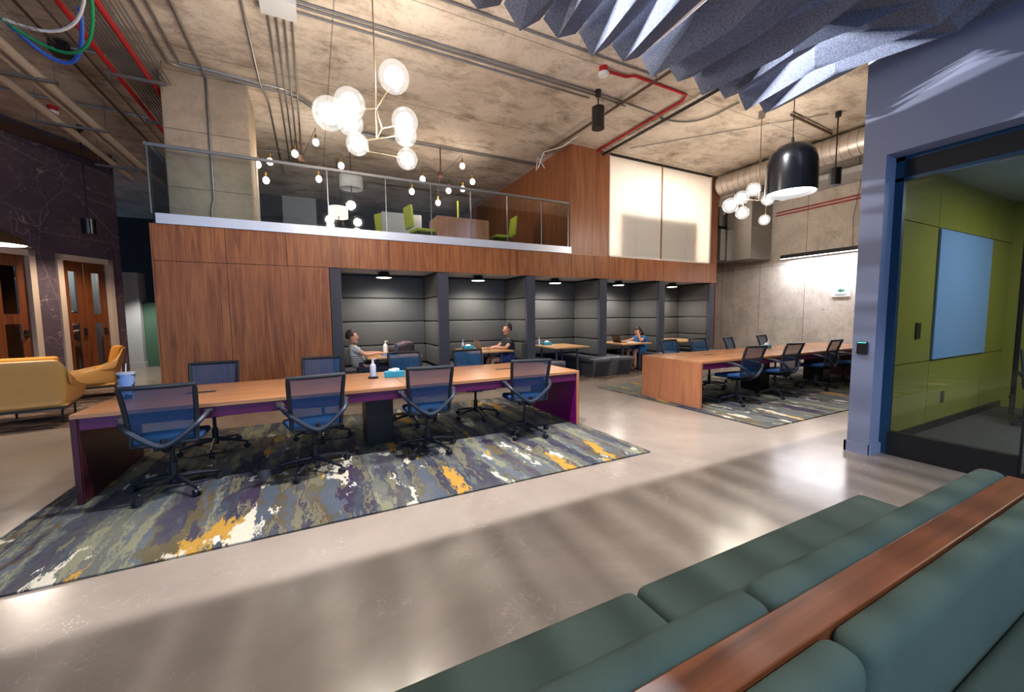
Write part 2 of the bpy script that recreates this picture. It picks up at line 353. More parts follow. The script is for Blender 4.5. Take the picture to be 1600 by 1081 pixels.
# purple wall: angled, with two door openings; local x along the wall, y into it
PW = Vector((-4.18, 12.98, 0)); pang = math.radians(90-31.3)
def pw(o): o.location = PW; o.rotation_euler = (0, 0, pang); return o
dz = 2.90
d2a, d2b, d1a, d1b = -1.26, -.17, -2.9, -1.62
pwall = MB().box((-9, 0, 0), (d1a, .25, CZ)).box((d1a, 0, dz), (d1b, .25, CZ)).box((d1b, 0, 0), (d2a, .25, CZ)).box((d2a, 0, dz), (d2b, .25, CZ)).box((d2b, 0, 0), (.06, .25, CZ))
struct(pw(pwall.done('wall_left', M['mapwall'])))
struct(pw(MB().box((-9, -.1, 5.12), (.06, 0, 5.3)).done('trim_1', M['rust'])))
for i, (a, b) in enumerate(((d1a, d1b), (d2a, d2b))):
    dr = struct(pw(MB().box((a, -.05, 0), (a+.1, .3, dz)).box((b-.1, -.05, 0), (b, .3, dz)).box((a, -.05, dz-.12), (b, .3, dz)).done('door_%d' % (i+1), M['cream'])))
    w = (b-a-.2)/2
    for k in range(2):
        x0 = a+.1+k*w; st = .15; m = MB()
        h = dz-.12
        m.box((x0+.004, .06, 0), (x0+st, .11, h)).box((x0+w-st, .06, 0), (x0+w-.004, .11, h))
        for z0, z1 in ((0, .25), (1.42, 1.62), (h-.22, h)): m.box((x0+st, .06, z0), (x0+w-st, .11, z1))
        lf = m.done('door_leaf', M['doorwood'], dr)
        MB().box((x0+st, .08, .25), (x0+w-st, .09, 1.42)).box((x0+st, .08, 1.62), (x0+w-st, .09, h-.22)).done('pane', M['roomglass'], lf)
        hx = x0+w-.07 if k == 0 else x0+w-.09
        MB().box((hx-.03, .03, 1.15), (hx+.03, .06, 1.3), .005).cyl((hx, .03, 1.2), (hx, -.01, 1.2), .01).cyl((hx, -.01, 1.2), (hx-.09, -.01, 1.2), .009).done('door_handle', M['black'], lf)
# rooms behind the doors
struct(pw(MB().box((-5, 2.8, 0), (.06, 2.9, CZ)).box((-.02, .25, 0), (.06, 2.8, CZ)).box((-5, .25, 0), (-4.9, 2.8, CZ)).box((-1.5, .25, 0), (-1.42, 2.8, CZ)).done('wall_office', M['darkgrey'])))
o = light('POINT', PW+Vector((math.cos(pang)*-.8-math.sin(pang)*1.5, math.sin(pang)*-.8+math.cos(pang)*1.5, 2.7)), 140, NEUT, .08)
struct(MB().box((-13, -5, 0), (-12.7, 14, CZ)).done('wall_side', M['darkgrey']))
# rear wall with window openings (behind the camera)
m = MB(); m.box((-13, -5.2, 0), (-7, -5, CZ)).box((5, -5.2, 0), (14, -5, CZ)).box((-7, -5.2, 0), (5, -5, .4)).box((-7, -5.2, 4.2), (5, -5, CZ))
struct(m.done('wall_rear', M['darkgrey']))
for i in range(4):
    x = -7+3*i; fr = struct(MB().box((x, -5.2, .4), (x+.08, -5, 4.2)).box((x+2.92, -5.2, .4), (x+3, -5, 4.2)).box((x, -5.2, .4), (x+3, -5, .48)).box((x, -5.2, 4.12), (x+3, -5, 4.2)).done('window_%d' % (i+3), M['black']))
    MB().box((x+.08, -5.11, .48), (x+2.92, -5.1, 4.12)).done('pane', M['glass'], fr)
# corridor at the back left
struct(MB().box((-5.4, 15.9, 0), (-4.72, 16.5, 2.9)).box((-5.42, 15.87, 0), (-4.69, 16.52, .16)).done('column_corridor', M['greywhite']))
struct(MB().box((-4.7, 16.1, 0), (-4.3, 16.3, 2.0)).done('wall_corridor', plain('green_corridor_paint', col(70, 104, 84), .7)))
d3 = struct(MB().box((-4.3, 16.1, 0), (-4.2, 16.3, 2.4)).box((-3.0, 16.1, 0), (-2.9, 16.3, 2.4)).box((-4.3, 16.1, 2.3), (-2.9, 16.3, 2.4)).done('door_3', M['darkgrey']))
MB().box((-4.2, 16.18, 0), (-3.0, 16.23, 2.3)).done('door_leaf', plain('dark_door_paint', col(52, 58, 66), .6), d3)
light('SPOT', (-4.2, 14.9, 2.9), 160, (1, .95, .88), .06, (0, 0, 0), spot_size=math.radians(110), spot_blend=.5)
# ---------------- booth block
FY = 7.75; BX0, BX1 = -2.1, 10.6; FZ0, FZ1 = 2.37, 2.92
g_ = .004
m = MB(); m2 = MB(); seams = [BX0, -1.2, -.36, .49, 1.32, 2.15, 3.0, 3.86, 4.69, 5.46, 6.59, 7.49, 8.45, 9.39, BX1]
for a, b in zip(seams, seams[1:]): m.box((a+g_, FY, FZ0+g_), (b-g_, FY+.02, FZ1), .001)
for a, b in ((BX0, -1.2), (-1.2, .285)): m2.box((a+g_, FY, 0), (b-g_, FY+.02, FZ0-g_), .001)
struct(m2.done('wall_front_left', M['walnut']))
struct(m.done('wall_front', M['walnut']))
struct(MB().box((BX0, FY+.02, FZ0+.02), (BX1, FY+.12, FZ1)).done('wall_fascia_core', M['black']))
struct(MB().box((BX0, FY+.02, 0), (.28, FY+.12, FZ0)).done('wall_front_core', M['black']))
struct(MB().box((BX0-.02, FY, 0), (BX0, 14, FZ1)).box((BX1, FY, 0), (BX1+.02, 14, FZ1)).done('wall_side', M['walnut']))
struct(MB().box((BX0, FY+.12, FZ0+.02), (BX1, 14, FZ1)).done('ceiling_booths', M['greywhite']))
struct(MB().box((-2.03, FY-.03, FZ1), (5.45, FY+.14, FZ1+.15)).done('trim_2', M['whitesteel']))
struct(MB().box((BX0, FY+.14, FZ1), (5.45, 15, FZ1+.1)).done('floor_loft', M['cabinet']))
struct(MB().box((BX0, 9.03, 0), (BX1, 9.15, FZ0+.02)).done('wall_booths', M['black']))
PX = [.36, 2.365, 4.39, 6.45, 8.46, 10.48]
BACK = 8.85
rows = [(.47, .87), (.88, 1.38), (1.39, 1.88), (1.89, 2.36)]
def pad(m, a, b, bev=.03):
    m.box(a, b, bev, 3)
ordn = ['first', 'second', 'third', 'fourth', 'fifth']
for i, x in enumerate(PX):
    w = .11
    lab = ['padded charcoal divider at the left end of the booths beside the walnut wall', 'padded divider between the first and second booths from the left', 'padded divider between the second and third booths from the left', 'padded divider between the third booth and the booth with the woman', 'padded divider right of the woman in blue', 'padded end divider beside the concrete wall'][i]
    d = thing('booth_divider', lab, 'divider', (x, 0, 0), 0, 'booth dividers')
    xl = -.07 if i == 0 else -w
    MB().box((xl+.035, FY+.04, 0), (w-.035, BACK+.15, FZ0+.01)).done('core', M['black'], d)
    MB().box((xl, FY+.02, .0), (w, FY+.10, FZ0), .012).done('front_post', M['boothpil'], d, True)
    for sd in (-1, 1):
        if (i == 0 and sd < 0) or (i == 5 and sd > 0): continue
        for z0, z1 in rows:
            a, b = sorted((sd*.03, sd*w*1.12)); mm = MB(); pad(mm, (a, FY+.085, z0), (b, BACK+.02, z1)); mm.done('pad', M['booth'], d, True)
for i in range(5):
    x0, x1 = PX[i]+.11, PX[i+1]-.11
    d = thing('padded_wall', 'grey padded back wall of the %s booth from the left' % ordn[i], 'padded wall', ((x0+x1)/2, BACK, 0), 0, 'booth back walls')
    for z0, z1 in rows:
        mm = MB(); pad(mm, (-(x1-x0)/2, 0, z0), ((x1-x0)/2, .12, z1)); mm.done('pad', M['booth'], d, True)
    MB().box((-(x1-x0)/2, .1, 0), ((x1-x0)/2, .17, FZ0)).done('backing', M['black'], d)
# benches straddling dividers
for i, x in enumerate(PX):
    L = .12 if i == 0 else .64; R = .12 if i == 5 else .64
    if i == 0: L, R = 0, .64
    if i == 5: L, R = .64, 0
    lab = ['grey upholstered bench under the man in the striped grey t-shirt', 'grey bench base wrapping the divider left of the second booth', 'grey bench end wrapping the divider right of the man in black', 'grey bench sticking out of the divider between the third and fourth booths', 'grey bench the woman in the blue dress sits on', 'grey bench against the right end of the booths'][i]
    b = thing('booth_bench', lab, 'bench', (x, 0, 0), 0, 'booth benches')
    f0 = 7.32
    xa, xb = (-L if L else .13), (R if R else -.13)
    # sloped front panel
    poly = [(f0+.14, 0), (BACK-.02, 0), (BACK-.02, .36), (f0+.01, .36)]
    for s_ in (-1, 1):
        if (s_ < 0 and not L) or (s_ > 0 and not R): continue
        e = (.13, .62) if s_ > 0 else (-.62, -.13)
        MB().prism(poly, e[0], e[1]-.06 if s_ > 0 else e[1], 0).done('base', M['bench'], b) if s_ > 0 else MB().prism(poly, e[0]+.06, e[1], 0).done('base', M['bench'], b)
        q = (.135, .64) if s_ > 0 else (-.64, -.135)
        mm = MB(); mm.box((q[0], f0, .355), (q[1], BACK-.02, .455), .035, 3); mm.done('seat_cushion', M['bench'], b, True)
    fp = [(-.56 if L else .05, 0), (.56 if R else -.05, 0), (.64 if R else -.02, .36), (-.64 if L else .02, .36)]
    mm = MB(); A = [mm.bm.verts.new((p[0], f0+.14-(.13 if p[1] else 0), p[1])) for p in fp]; B_ = [mm.bm.verts.new((p[0], f0+.2-(.13 if p[1] else 0), p[1])) for p in fp]
    mm.bm.faces.new(A); mm.bm.faces.new(B_[::-1])
    for k in range(4): mm.bm.faces.new((A[k], B_[k], B_[(k+1) % 4], A[(k+1) % 4]))
    mm.done('front_panel', M['bench'], b)
    if L and R: MB().box((-.14, f0+.005, .355), (.14, FY+.01, .455), .02).done('seat_cushion', M['bench'], b, True)
# booth lamps, tables
def booth_lamp(label, loc):
    d = thing('dome_lamp', label, 'lamp', loc, 0, 'dome lamps in the booths')
    MB().lathe([(0, .12), (.09, .12), (.10, .10), (.115, .06), (.17, .0), (.165, .0), (.11, .055), (0, .06)], n=28).done('shade', M['black'], d, True)
    MB().lathe([(0, -.005), (.13, .0), (.155, .012), (0, .012)], n=24).done('diffuser', M['disc'], d, True)
    return d
lampx = [1.3, 3.33, 5.37, 7.40, 9.43]
l0 = booth_lamp('dome lamp above the man in the grey t-shirt', (lampx[0], 8.3, FZ0-.10))
for i, lb in enumerate(['dome lamp above the man in black', 'dome lamp above the empty third booth', 'dome lamp above the woman in blue', 'dome lamp in the last booth by the concrete wall']):
    dup(l0, (lampx[i+1], 8.3, FZ0-.10), 0, lb)
for x in lampx: light('SPOT', (x, 8.3, FZ0-.13), 72, (1, .95, .88), .12, (0, 0, 0), spot_size=math.radians(160), spot_blend=.6)
def booth_table(label, loc):
    d = thing('booth_table', label, 'table', loc, 0, 'wooden tables in the booths')
    mm = MB(); mm.box((-.5, -.60, .71), (.5, .5, .74), .004)
    mm.done('table_top', M['maple'], d)
    for x in (-.3, .3):
        MB().cyl((x, -.38, .02), (x, -.38, .71), .028).done('leg', M['greyplastic'], d, True)
        MB().cyl((x, .30, .02), (x, .30, .71), .028).done('leg', M['greyplastic'], d, True)
        MB().box((x-.035, -.5, 0), (x+.035, .42, .025), .008).done('foot', M['greyplastic'], d)
    return d
tb = booth_table('wooden booth table with the open laptop and backpack', (1.36, 8.2, 0))
for i, lb in enumerate(['wooden booth table in front of the man in black', 'wooden table in the empty third booth', 'wooden table the woman in blue leans on', 'wooden table in the last booth before the concrete wall']):
    dup(tb, (lampx[i+1]+.03, 8.2, 0), 0, lb)
# ---------------- tower with frosted window
TX0, TX1 = 5.46, 10.6
m = MB(); m.box((TX0, FY, FZ1+g_), (6.59, FY+.02, CZ)).box((10.32, FY, FZ1+g_), (TX1, FY+.02, CZ))
m.box((TX0-.02, FY, FZ1), (TX0, 15, CZ)).box((TX1, FY, FZ1), (TX1+.02, 15, CZ))
struct(m.done('wall_tower', M['walnut2']))
struct(MB().box((6.59, FY, CZ-.05), (10.32, FY+.1, CZ)).done('trim_3', M['black']))
win = struct(MB().box((6.59, FY+.0, FZ1), (6.62, FY+.08, CZ-.05)).box((10.29, FY, FZ1), (10.32, FY+.08, CZ-.05)).box((6.59, FY, FZ1), (10.32, FY+.08, FZ1+.03)).done('window_1', M['white']))
for a, b in ((6.62, 7.49), (7.49, 8.37), (8.40, 9.35), (9.35, 10.29)):
    MB().box((a+.003, FY+.03, FZ1+.03), (b-.003, FY+.045, CZ-.05)).done('pane', M['frost'], win)
MB().box((8.375, FY+.01, FZ1+.03), (8.395, FY+.05, CZ-.05)).done('mullion', M['brass'], win)
struct(MB().box((TX0, 11.5, FZ1), (TX1, 11.6, CZ)).box((TX0, FY+.12, FZ1-.01), (TX1, 11.5, FZ1+.02)).done('wall_tower_room', M['white']))
pb = tag(MB().box((7.05, FY+.14, FZ1+.04), (9.75, FY+.19, 4.1), .01).done('partition_screen', M['greywhite']), 'pale grey screen seen as a rectangle behind the frosted upstairs window', 'screen')
light('AREA', (8.5, 9.6, 5.3), 260, (1, .94, .84), (3, 2))
# ---------------- glass railing
rl = thing('glass_railing', 'long glass railing with a steel handrail along the upper level', 'railing', (0, FY, FZ1+.15))
MB().box((-2.12, -.01, .97), (5.40, .04, 1.02), .008).done('handrail', M['steel'], rl)
jx = [-2.08, -.73, .32, 1.3, 2.15, 2.98, 3.81, 4.66, 5.38]
for a, b in zip(jx, jx[1:]): MB().box((a+.006, .008, -.08), (b-.006, .022, .975)).done('glass_panel', M['glass'], rl)
for x in jx: MB().box((x-.006, .0, 0), (x+.006, .03, .975)).done('joint_strip', M['steel'], rl)
rs = thing('glass_railing', 'short glass railing return at the left end of the upper level', 'railing', (-2.08, FY, FZ1+.15))
MB().box((-.02, .05, .97), (.03, 5, 1.02), .008).done('handrail', M['steel'], rs)
for k in range(4): MB().box((-.005, .06+k*1.23, -.08), (.01, 1.26+k*1.23, .975)).done('glass_panel', M['glass'], rs)
# column
struct(MB().box((-1.98, 8.2, FZ1), (-.83, 9.2, CZ), .02).done('column_concrete', M['conccol']))
# loft interior
struct(MB().box((BX0, 15, FZ1), (5.45, 15.2, CZ)).done('wall_loft', M['darkgrey']))
struct(MB().box((-.6, 12.2, FZ1), (.2, 12.3, 4.7)).done('wall_loft_panel', plain('pale_panel', col(120, 126, 136), .6)))
# ---------------- meeting room
m = MB().box((5.13, 1.93, 0), (5.36, 2.12, CZ)).box((5.13, -5, 3.04), (5.36, 1.93, CZ))
struct(m.done('wall_meeting', M['bluewall']))
struct(MB().box((5.11, 1.92, 0), (5.13, 2.14, .11)).box((5.11, 2.12, 0), (5.3, 2.14, .11)).box((5.11, 1.91, 0), (5.38, 1.93, .11)).done('baseboard_meeting', M['bluewall']))
struct(MB().box((5.36, 2.05, 0), (12, 2.12, CZ)).done('wall_partition', M['dark']))
m = MB()
for a, b in ((5.40, 6.79), (6.80, 8.60), (8.61, 9.5)):
    for z0, z1 in ((.10, .88), (.89, 2.50), (2.51, 3.12)): m.box((a, 2.02, z0), (b, 2.05, z1))
struct(m.done('wall_green', M['green']))
struct(MB().box((5.40, 2.0, 0), (9.5, 2.03, .1)).done('baseboard_green', M['black']))
struct(MB().box((9.5, -3.2, 0), (9.6, 2.05, 3.14)).done('wall_room_end', M['green']))
struct(MB().box((5.38, -3.2, 3.12), (9.6, 2.05, 3.2)).done('ceiling_room', M['greywhite']))
struct(MB().box((5.38, -3.3, 0), (9.6, -3.2, 3.2)).done('wall_room_rear', M['greywhite']))
struct(MB().box((5.40, -3.2, 0), (9.5, 2.02, .012)).done('floor_room', M['cabinet']))
w2 = struct(MB().box((5.34, 1.86, .0), (5.40, 1.93, 3.04)).box((5.34, -3, 3.0), (5.40, 1.93, 3.04)).box((5.34, -3, 2.80), (5.40, 1.93, 2.83)).done('window_2', M['bluefrm']))
MB().box((5.345, -3, 2.83), (5.395, 1.86, 3.0)).done('track_box', M['dark'], w2)
MB().box((5.33, 1.0, 0), (5.41, 1.86, .245)).done('kick_plate', M['black'], w2)
MB().box((5.365, 1.0, .245), (5.375, 1.86, 2.8)).done('pane', M['roomglass'], w2)
MB().box((5.355, .985, 0), (5.385, 1.0, 2.8)).done('mullion', M['black'], w2)
d4 = struct(MB().box((5.345, -.1, 0), (5.395, .985, .1)).box((5.345, -.16, 0), (5.395, -.1, 2.8)).done('door_4', M['black']))
MB().box((5.365, -.1, .1), (5.375, .975, 2.8)).done('pane', M['roomglass'], d4)
MB().tube([(5.45, 1.08, .58), (5.45, 1.08, 2.55)], .017, 12).cyl((5.375, 1.08, .75), (5.45, 1.08, .75), .01).cyl((5.375, 1.08, 2.4), (5.45, 1.08, 2.4), .01).done('pull_handle', plain('bronze_bar', col(84, 70, 72), .35, .4), d4, True)
tag(MB().box((6.81, 1.995, .90), (8.59, 2.015, 2.49), .003).done('whiteboard', M['wb']), 'glass whiteboard with blue light put into its colour, on the green meeting room wall', 'whiteboard')
sw = tag(MB().box((6.33, 2.005, 1.17), (6.45, 2.02, 1.36), .004).done('wall_plate', M['black']), 'black switch plate on the green wall beside the whiteboard', 'switch')
sw = tag(MB().box((7.22, 2.005, .31), (7.30, 2.02, .46), .004).done('wall_plate', M['black']), 'black outlet plate low on the green wall under the whiteboard', 'outlet')
rd = thing('card_reader', 'small black card reader on the slate blue pier', 'card reader', (5.125, 2.03, 1.12))
MB().box((-.02, -.045, -.065), (.004, .045, .065), .006).done('body', M['black'], rd)
MB().box((-.022, -.035, .052), (-.018, .035, .060)).done('status_light', emis('green_led', (.1, .9, .7, 1), 1.0), rd)
light('AREA', (7.4, .2, 3.05), 45, (1, .95, .86), (1.5, 1.5))

# ================================================================ RUGS
tag(MB().box((-1.98, 3.06, .002), (3.2, 6.4, .016), .004).done('area_rug', M['rug1']), 'abstract streaked rug under the near long table', 'rug')
tag(MB().box((5.17, 2.99, .002), (11.7, 6.4, .016), .004).done('area_rug', M['rug2']), 'abstract streaked rug under the far long table on the right', 'rug')
tag(MB().box((-5.1, 7.65, .002), (-3.3, 11.1, .014), .004).done('area_rug', M['rug3']), 'dark brown mottled rug under the two mustard armchairs', 'rug')
tag(MB().box((.6, -3.5, .002), (5.0, .12, .014), .004).done('area_rug', M['rug4']), 'dark patchwork rug behind the green sofa, bottom right corner', 'rug')

# ================================================================ LONG TABLES
def long_table(x0, x1, y0, y1, label, endm, split, peds):
    d = thing('conference_table', label, 'table', (x0, y0, .016)); w, h = x1-x0, y1-y0; z = .734
    cuts = [0]+split+[w]
    for a, b in zip(cuts, cuts[1:]): MB().box((a+(.002 if a else 0), 0, z-.035), (b-(.002 if b < w else 0), h, z), .002).done('table_top', M['top'], d)
    for a in (0, w-.04):
        MB().box((a, 0, 0), (a+.04, h, z-.036), .002).done('end_panel', endm if a == 0 else M['endwood'], d)
        ia, ib = (.041, .046) if a == 0 else (w-.046, w-.041)
        MB().box((ia, .01, .01), (ib, h-.01, z-.04)).done('inner_panel', M['maroon'] if a == 0 or x0 > 4 else M['purple'], d)
    MB().box((.05, .012, z-.13), (w-.05, h-.012, z-.036)).done('apron', M['plum'], d)
    for p in peds: MB().box((p, .42, 0), (p+.3, h-.42, z-.14), .004).done('pedestal', M['black'], d)
    return d
long_table(-1.75, 3.15, 4.28, 5.54, 'long wooden meeting table with purple underside on the near rug', M['maroon'], [2.62], [2.24])
long_table(5.3, 11.1, 4.08, 5.30, 'long wooden meeting table on the far rug at the right', M['endwood'], [2.9], [2.2, 4.4])
gr_lab = ['black power grommet in the near table behind the leftmost chair', 'black power grommet at the right part of the near table', 'black power grommet at the near end of the far table']
for (x, y), lb in zip(((-1.05, 4.95), (2.35, 4.95), (6.35, 4.75)), gr_lab):
    tag(MB().box((x-.12, y-.035, .7485), (x+.12, y+.035, .754), .002).done('power_grommet', M['black']), lb, 'power outlet', 'table power grommets')

# ================================================================ TASK CHAIRS
def task_chair(label, loc, rz, group):
    d = thing('task_chair', label, 'chair', loc, rz, group)
    for k in range(5):
        a = 2*PI*k/5+.3; c_, s_ = math.cos(a), math.sin(a)
        MB().tube([(c_*.02, s_*.02, .12), (c_*.16, s_*.16, .105), (c_*.31, s_*.31, .075)], [.024, .019, .013], 8).done('base_leg', M['plastic'], d, True)
        mm = MB(); t_ = Vector((-s_, c_, 0)); cx, cy = c_*.32, s_*.32
        for q in (-.022, .006): mm.cyl((cx+t_.x*q, cy+t_.y*q, .03), (cx+t_.x*(q+.018), cy+t_.y*(q+.018), .03), .029, n=12)
        mm.cyl((cx, cy, .03), (cx, cy, .08), .008); mm.done('caster', M['plastic'], d, True)
    MB().cyl((0, 0, .07), (0, 0, .25), .03).cyl((0, 0, .25), (0, 0, .40), .018).done('column', M['plastic'], d, True)
    MB().box((-.1, -.13, .385), (.1, .11, .43), .015).cyl((.1, .02, .41), (.22, .02, .405), .006).done('mechanism', M['plastic'], d, True)
    m = MB(); m.box((-.235, -.2, .43), (.235, .25, .495), .03, 3)
    for v in m.bm.verts:
        if v.co.y > .12: v.co.z -= (v.co.y-.12)*.25
        v.co.z += .018*abs(v.co.x/.235)**2
        v.co.x *= 1+.06*(v.co.y/.25)
    m.done('seat', M['navy'], d, True)
    # back: frame loop and net
    def bp(u, v):   # u -1..1 across, v 0..1 up
        w = .205+.025*v
        y = -.215-.10*v+.045*(1-u*u)*-1*.6-.03*math.sin(v*PI)*-1
        return Vector((u*w, y, .47+.485*v))
    loop = [bp(-1, v/10) for v in range(11)]+[bp(u/4, 1) for u in range(-3, 4)]+[bp(1, 1-v/10) for v in range(11)]+[bp(u/4, 0) for u in (3, 2, 1, 0, -1, -2, -3)]
    MB().tube(loop, .019, 8, True).done('back_frame', M['plastic'], d, True)
    m = MB(); N = 8; G = [[m.bm.verts.new(bp(-1+2*i/N, j/N)) for i in range(N+1)] for j in range(N+1)]
    for j in range(N):
        for i in range(N): m.bm.faces.new((G[j][i], G[j][i+1], G[j+1][i+1], G[j+1][i]))
    m.done('back_mesh', M['net'], d, True)
    MB().tube([(0, -.1, .41), (0, -.22, .42), (0, -.27, .47), (0, -.275, .52)], [.03, .028, .024, .018], 8).done('back_support', M['plastic'], d, True)
    for s_ in (-1, 1):
        pts = bez((0, -.295, .465), (s_*.06, -.30, .465), (s_*.20, -.275, .60), 5)+bez((s_*.22, -.265, .615), (s_*.27, -.22, .665), (s_*.275, -.10, .675), 4)
        MB().tube(pts, .021, 8).done('arm', M['armplastic'], d, True)
        MB().box((s_*.275-.035, -.12, .665), (s_*.275+.035, .12, .69), .01, 2).done('armrest', M['plastic'], d, True)
    return d
G1, G2, G3, G4 = 'chairs on the near side of the near table', 'chairs on the far side of the near table', 'chairs on the near side of the far table', 'chairs on the far side of the far table'
ch = task_chair('blue mesh office chair nearest the camera, at the left end of the near table', (-1.14, 4.30, .016), math.radians(4), G1)
for (x, y, a, lb, g) in [
    (-.04, 4.22, 8, 'blue mesh office chair second from left on the near side of the near table', G1),
    (1.08, 4.27, -6, 'blue mesh office chair just right of the central pedestal of the near table', G1),
    (2.32, 4.28, -14, 'blue mesh office chair at the right end of the near table', G1),
    (-1.05, 5.42, 184, 'dark slatted mesh office chair across the near table from the leftmost chair', G2),
    (.06, 5.38, 176, 'office chair with grey blue back, left of the sanitizer bottle behind the near table', G2),
    (1.17, 5.50, 182, 'office chair with its back to the booth of the striped-shirt man', G2),
    (2.08, 5.36, 180, 'office chair with navy seat visible under the near table, before the man in black', G2),
    (6.22, 4.10, -3, 'blue office chair next to the wooden end of the far table, near side', G3),
    (7.28, 4.10, -2, 'second office chair along the near side of the far table', G3),
    (8.72, 4.16, 4, 'third dark office chair along the near side of the far table', G3),
    (9.62, 4.1, 0, 'office chair partly hidden by the slate blue pier', G3),
    (6.25, 5.25, 182, 'office chair with blue back nearest the booths behind the far table', G4),
    (7.0, 5.2, 176, 'second office chair from the left behind the far table', G4),
    (8.05, 5.2, 195, 'office chair behind the tissue box on the far table', G4),
    (9.3, 5.25, 190, 'rightmost office chair behind the far table, before the concrete wall', G4)]:
    dup(ch, (x, y, .016), math.radians(a), lb, g)
# the blue chair in the meeting room
mc = dup(ch, (8.2, 1.3, .012), math.radians(110), 'blue office chair inside the glass meeting room', None)
if 'group' in mc: del mc['group']

# ================================================================ SOFA (double sided bench with wooden ledge)
sf = thing('double_sofa', 'grey green upholstered double sided sofa with a brown wooden ledge', 'sofa', (0, 0, 0))
for a, b in ((-1.4, -.13), (-.12, 1.08), (1.09, 2.87)):
    MB().box((a, .62, .20), (b, 1.12, .425), .04, 4).done('seat_cushion', M['wool'], sf, True)
MB().box((-1.4, -.05, .05), (2.82, 1.08, .21), .01).done('plinth', M['black'], sf)
for a, b in ((-1.4, -.10), (-.09, 1.04), (1.05, 2.87)):
    MB().box((a, .555, .30), (b, .665, .745), .04, 4).done('back_cushion', M['wool'], sf, True)
MB().box((-1.4, .465, .05), (2.85, .56, .735), .004).done('wooden_ledge', M['railwood'], sf)
for a, b in ((-1.4, -.08), (-.07, 1.07), (1.08, 2.9)):
    MB().box((a, .37, .12), (b, .468, .742), .04, 4).done('back_cushion', M['wool'], sf, True)
    MB().box((a, -.12, .20), (b, .375, .45), .04, 4).done('seat_cushion', M['wool'], sf, True)

# ================================================================ ARMCHAIRS
def armchair(label, loc, rz):
    d = thing('lounge_armchair', label, 'armchair', loc, rz, 'mustard lounge armchairs')
    # shell: one bent sheet, facing +y
    m = MB(); rows_ = []
    prof = [(-.38, .36, .26), (-.33, .40, .28), (-.36, .44, .50), (-.42, .43, .72), (-.47, .40, .93)]
    N = 20
    for (yb, w, z) in prof:
        R = []
        for k in range(N+1):
            u = -1+2*k/N; x = w*max(-1, min(1, u*1.35)); au = abs(u)
            y = yb if au < .62 else yb+(au-.62)/.38*.86*(1 if z < .6 else (.40 if z < .8 else .10))
            zz = z-(0 if au < .62 else (au-.62)/.38*(max(0, z-.52)))
            R.append(m.bm.verts.new((x, y, zz)))
        rows_.append(R)
    for A, B_ in zip(rows_, rows_[1:]):
        for k in range(N): m.bm.faces.new((A[k], A[k+1], B_[k+1], B_[k]))
    o = m.done('shell', M['mustard'], d, True, .035); s2 = o.modifiers.new('sub', 'SUBSURF'); s2.levels = s2.render_levels = 1
    MB().box((-.36, -.34, .22), (.36, .46, .28), .03, 3).done('shell_floor', M['mustard'], d, True)
    MB().box((-.33, -.28, .28), (.33, .44, .43), .05, 4).done('seat_cushion', M['mustard2'], d, True)
    Mx = Matrix.Translation((0, -.28, .43)) @ Matrix.Rotation(math.radians(12), 4, 'X')
    MB().box((-.32, -.06, 0), (.32, .08, .54), .05, 4, Mx).done('back_cushion', M['mustard2'], d, True)
    MB().box((-.24, -.18, .44), (.24, -.05, .58), .05, 4).done('lumbar_pillow', M['mustard2'], d, True)
    f = MB().box((-.34, -.34, .19), (.34, .44, .22), .004); f.done('frame', M['black'], d)
    for x in (-.3, .3):
        for y, q in ((-.36, -.06), (.38, .06)):
            MB().tube([(x, y-q, .2), (x, y, .17), (x, y, .0)], .014, 8).done('leg', M['black'], d, True)
    return d
a1 = armchair('mustard lounge armchair seen from behind at the left edge', (-3.68, 8.25, .014), math.radians(12))
dup(a1, (-3.85, 10.35, .014), math.radians(104), 'mustard armchair in side view with an ochre pillow, before the second door')

# ================================================================ ACOUSTIC BAFFLES
labs = ['%s folded grey felt ceiling baffle counted from the right wall' % w for w in ('first', 'second', 'third', 'fourth', 'fifth', 'sixth', 'seventh', 'eighth', 'ninth', 'tenth', 'eleventh', 'twelfth', 'thirteenth', 'fourteenth')]
for i in range(14):
    x = 4.89-.365*i; m = MB(); zb = 3.86 if i % 2 == 0 else 3.81
    L_, B_, R_ = [], [], []
    ys = [3.0, 2.25, 1.45, .7, -.05, -.8, -1.55]
    for k, y in enumerate(ys):
        if k == 0: q = ((-.14, 3.97), (0, zb), (.185, 3.95))
        elif (k+i//3) % 2: q = ((-.125, 4.16), (-.10, zb+.02), (.17, 3.99))
        else: q = ((-.17, 3.97), (.09, zb), (.12, 4.18))
        for Q, p in zip((L_, B_, R_), q): Q.append(m.bm.verts.new((x+(p[0] if not (i == 0 and p is q[2]) else .2), y, p[1])))
    for k in range(len(ys)-1):
        for P_, Q in ((L_, B_), (B_, R_)):
            if k % 2: m.bm.faces.new((P_[k], Q[k], Q[k+1])); m.bm.faces.new((P_[k], Q[k+1], P_[k+1]))
            else: m.bm.faces.new((P_[k], Q[k], P_[k+1])); m.bm.faces.new((Q[k], Q[k+1], P_[k+1]))
    tag(m.done('acoustic_baffle', M['felt'], None, False, .012), labs[i], 'acoustic baffle', 'folded felt baffles under the ceiling')
# ceiling track with spot heads above the baffles
tk = thing('track_light', 'black ceiling track with spot heads above the felt baffles', 'track light', (0, 3.16, CZ))
MB().box((1.0, -.02, -.05), (5.0, .02, 0)).done('track', M['black'], tk)
for x in (1.15, 1.275, 1.40, 1.525, 3.4, 3.525, 3.65, 3.775):
    MB().cyl((x, 0, -.18), (x, 0, -.05), .035).done('spot_head', M['black'], tk, True)
    light('SPOT', (x, 3.16, CZ-.2), 215, (.94, .95, 1), .018, (math.radians(-34), 0, 0), spot_size=math.radians(140), spot_blend=.6)

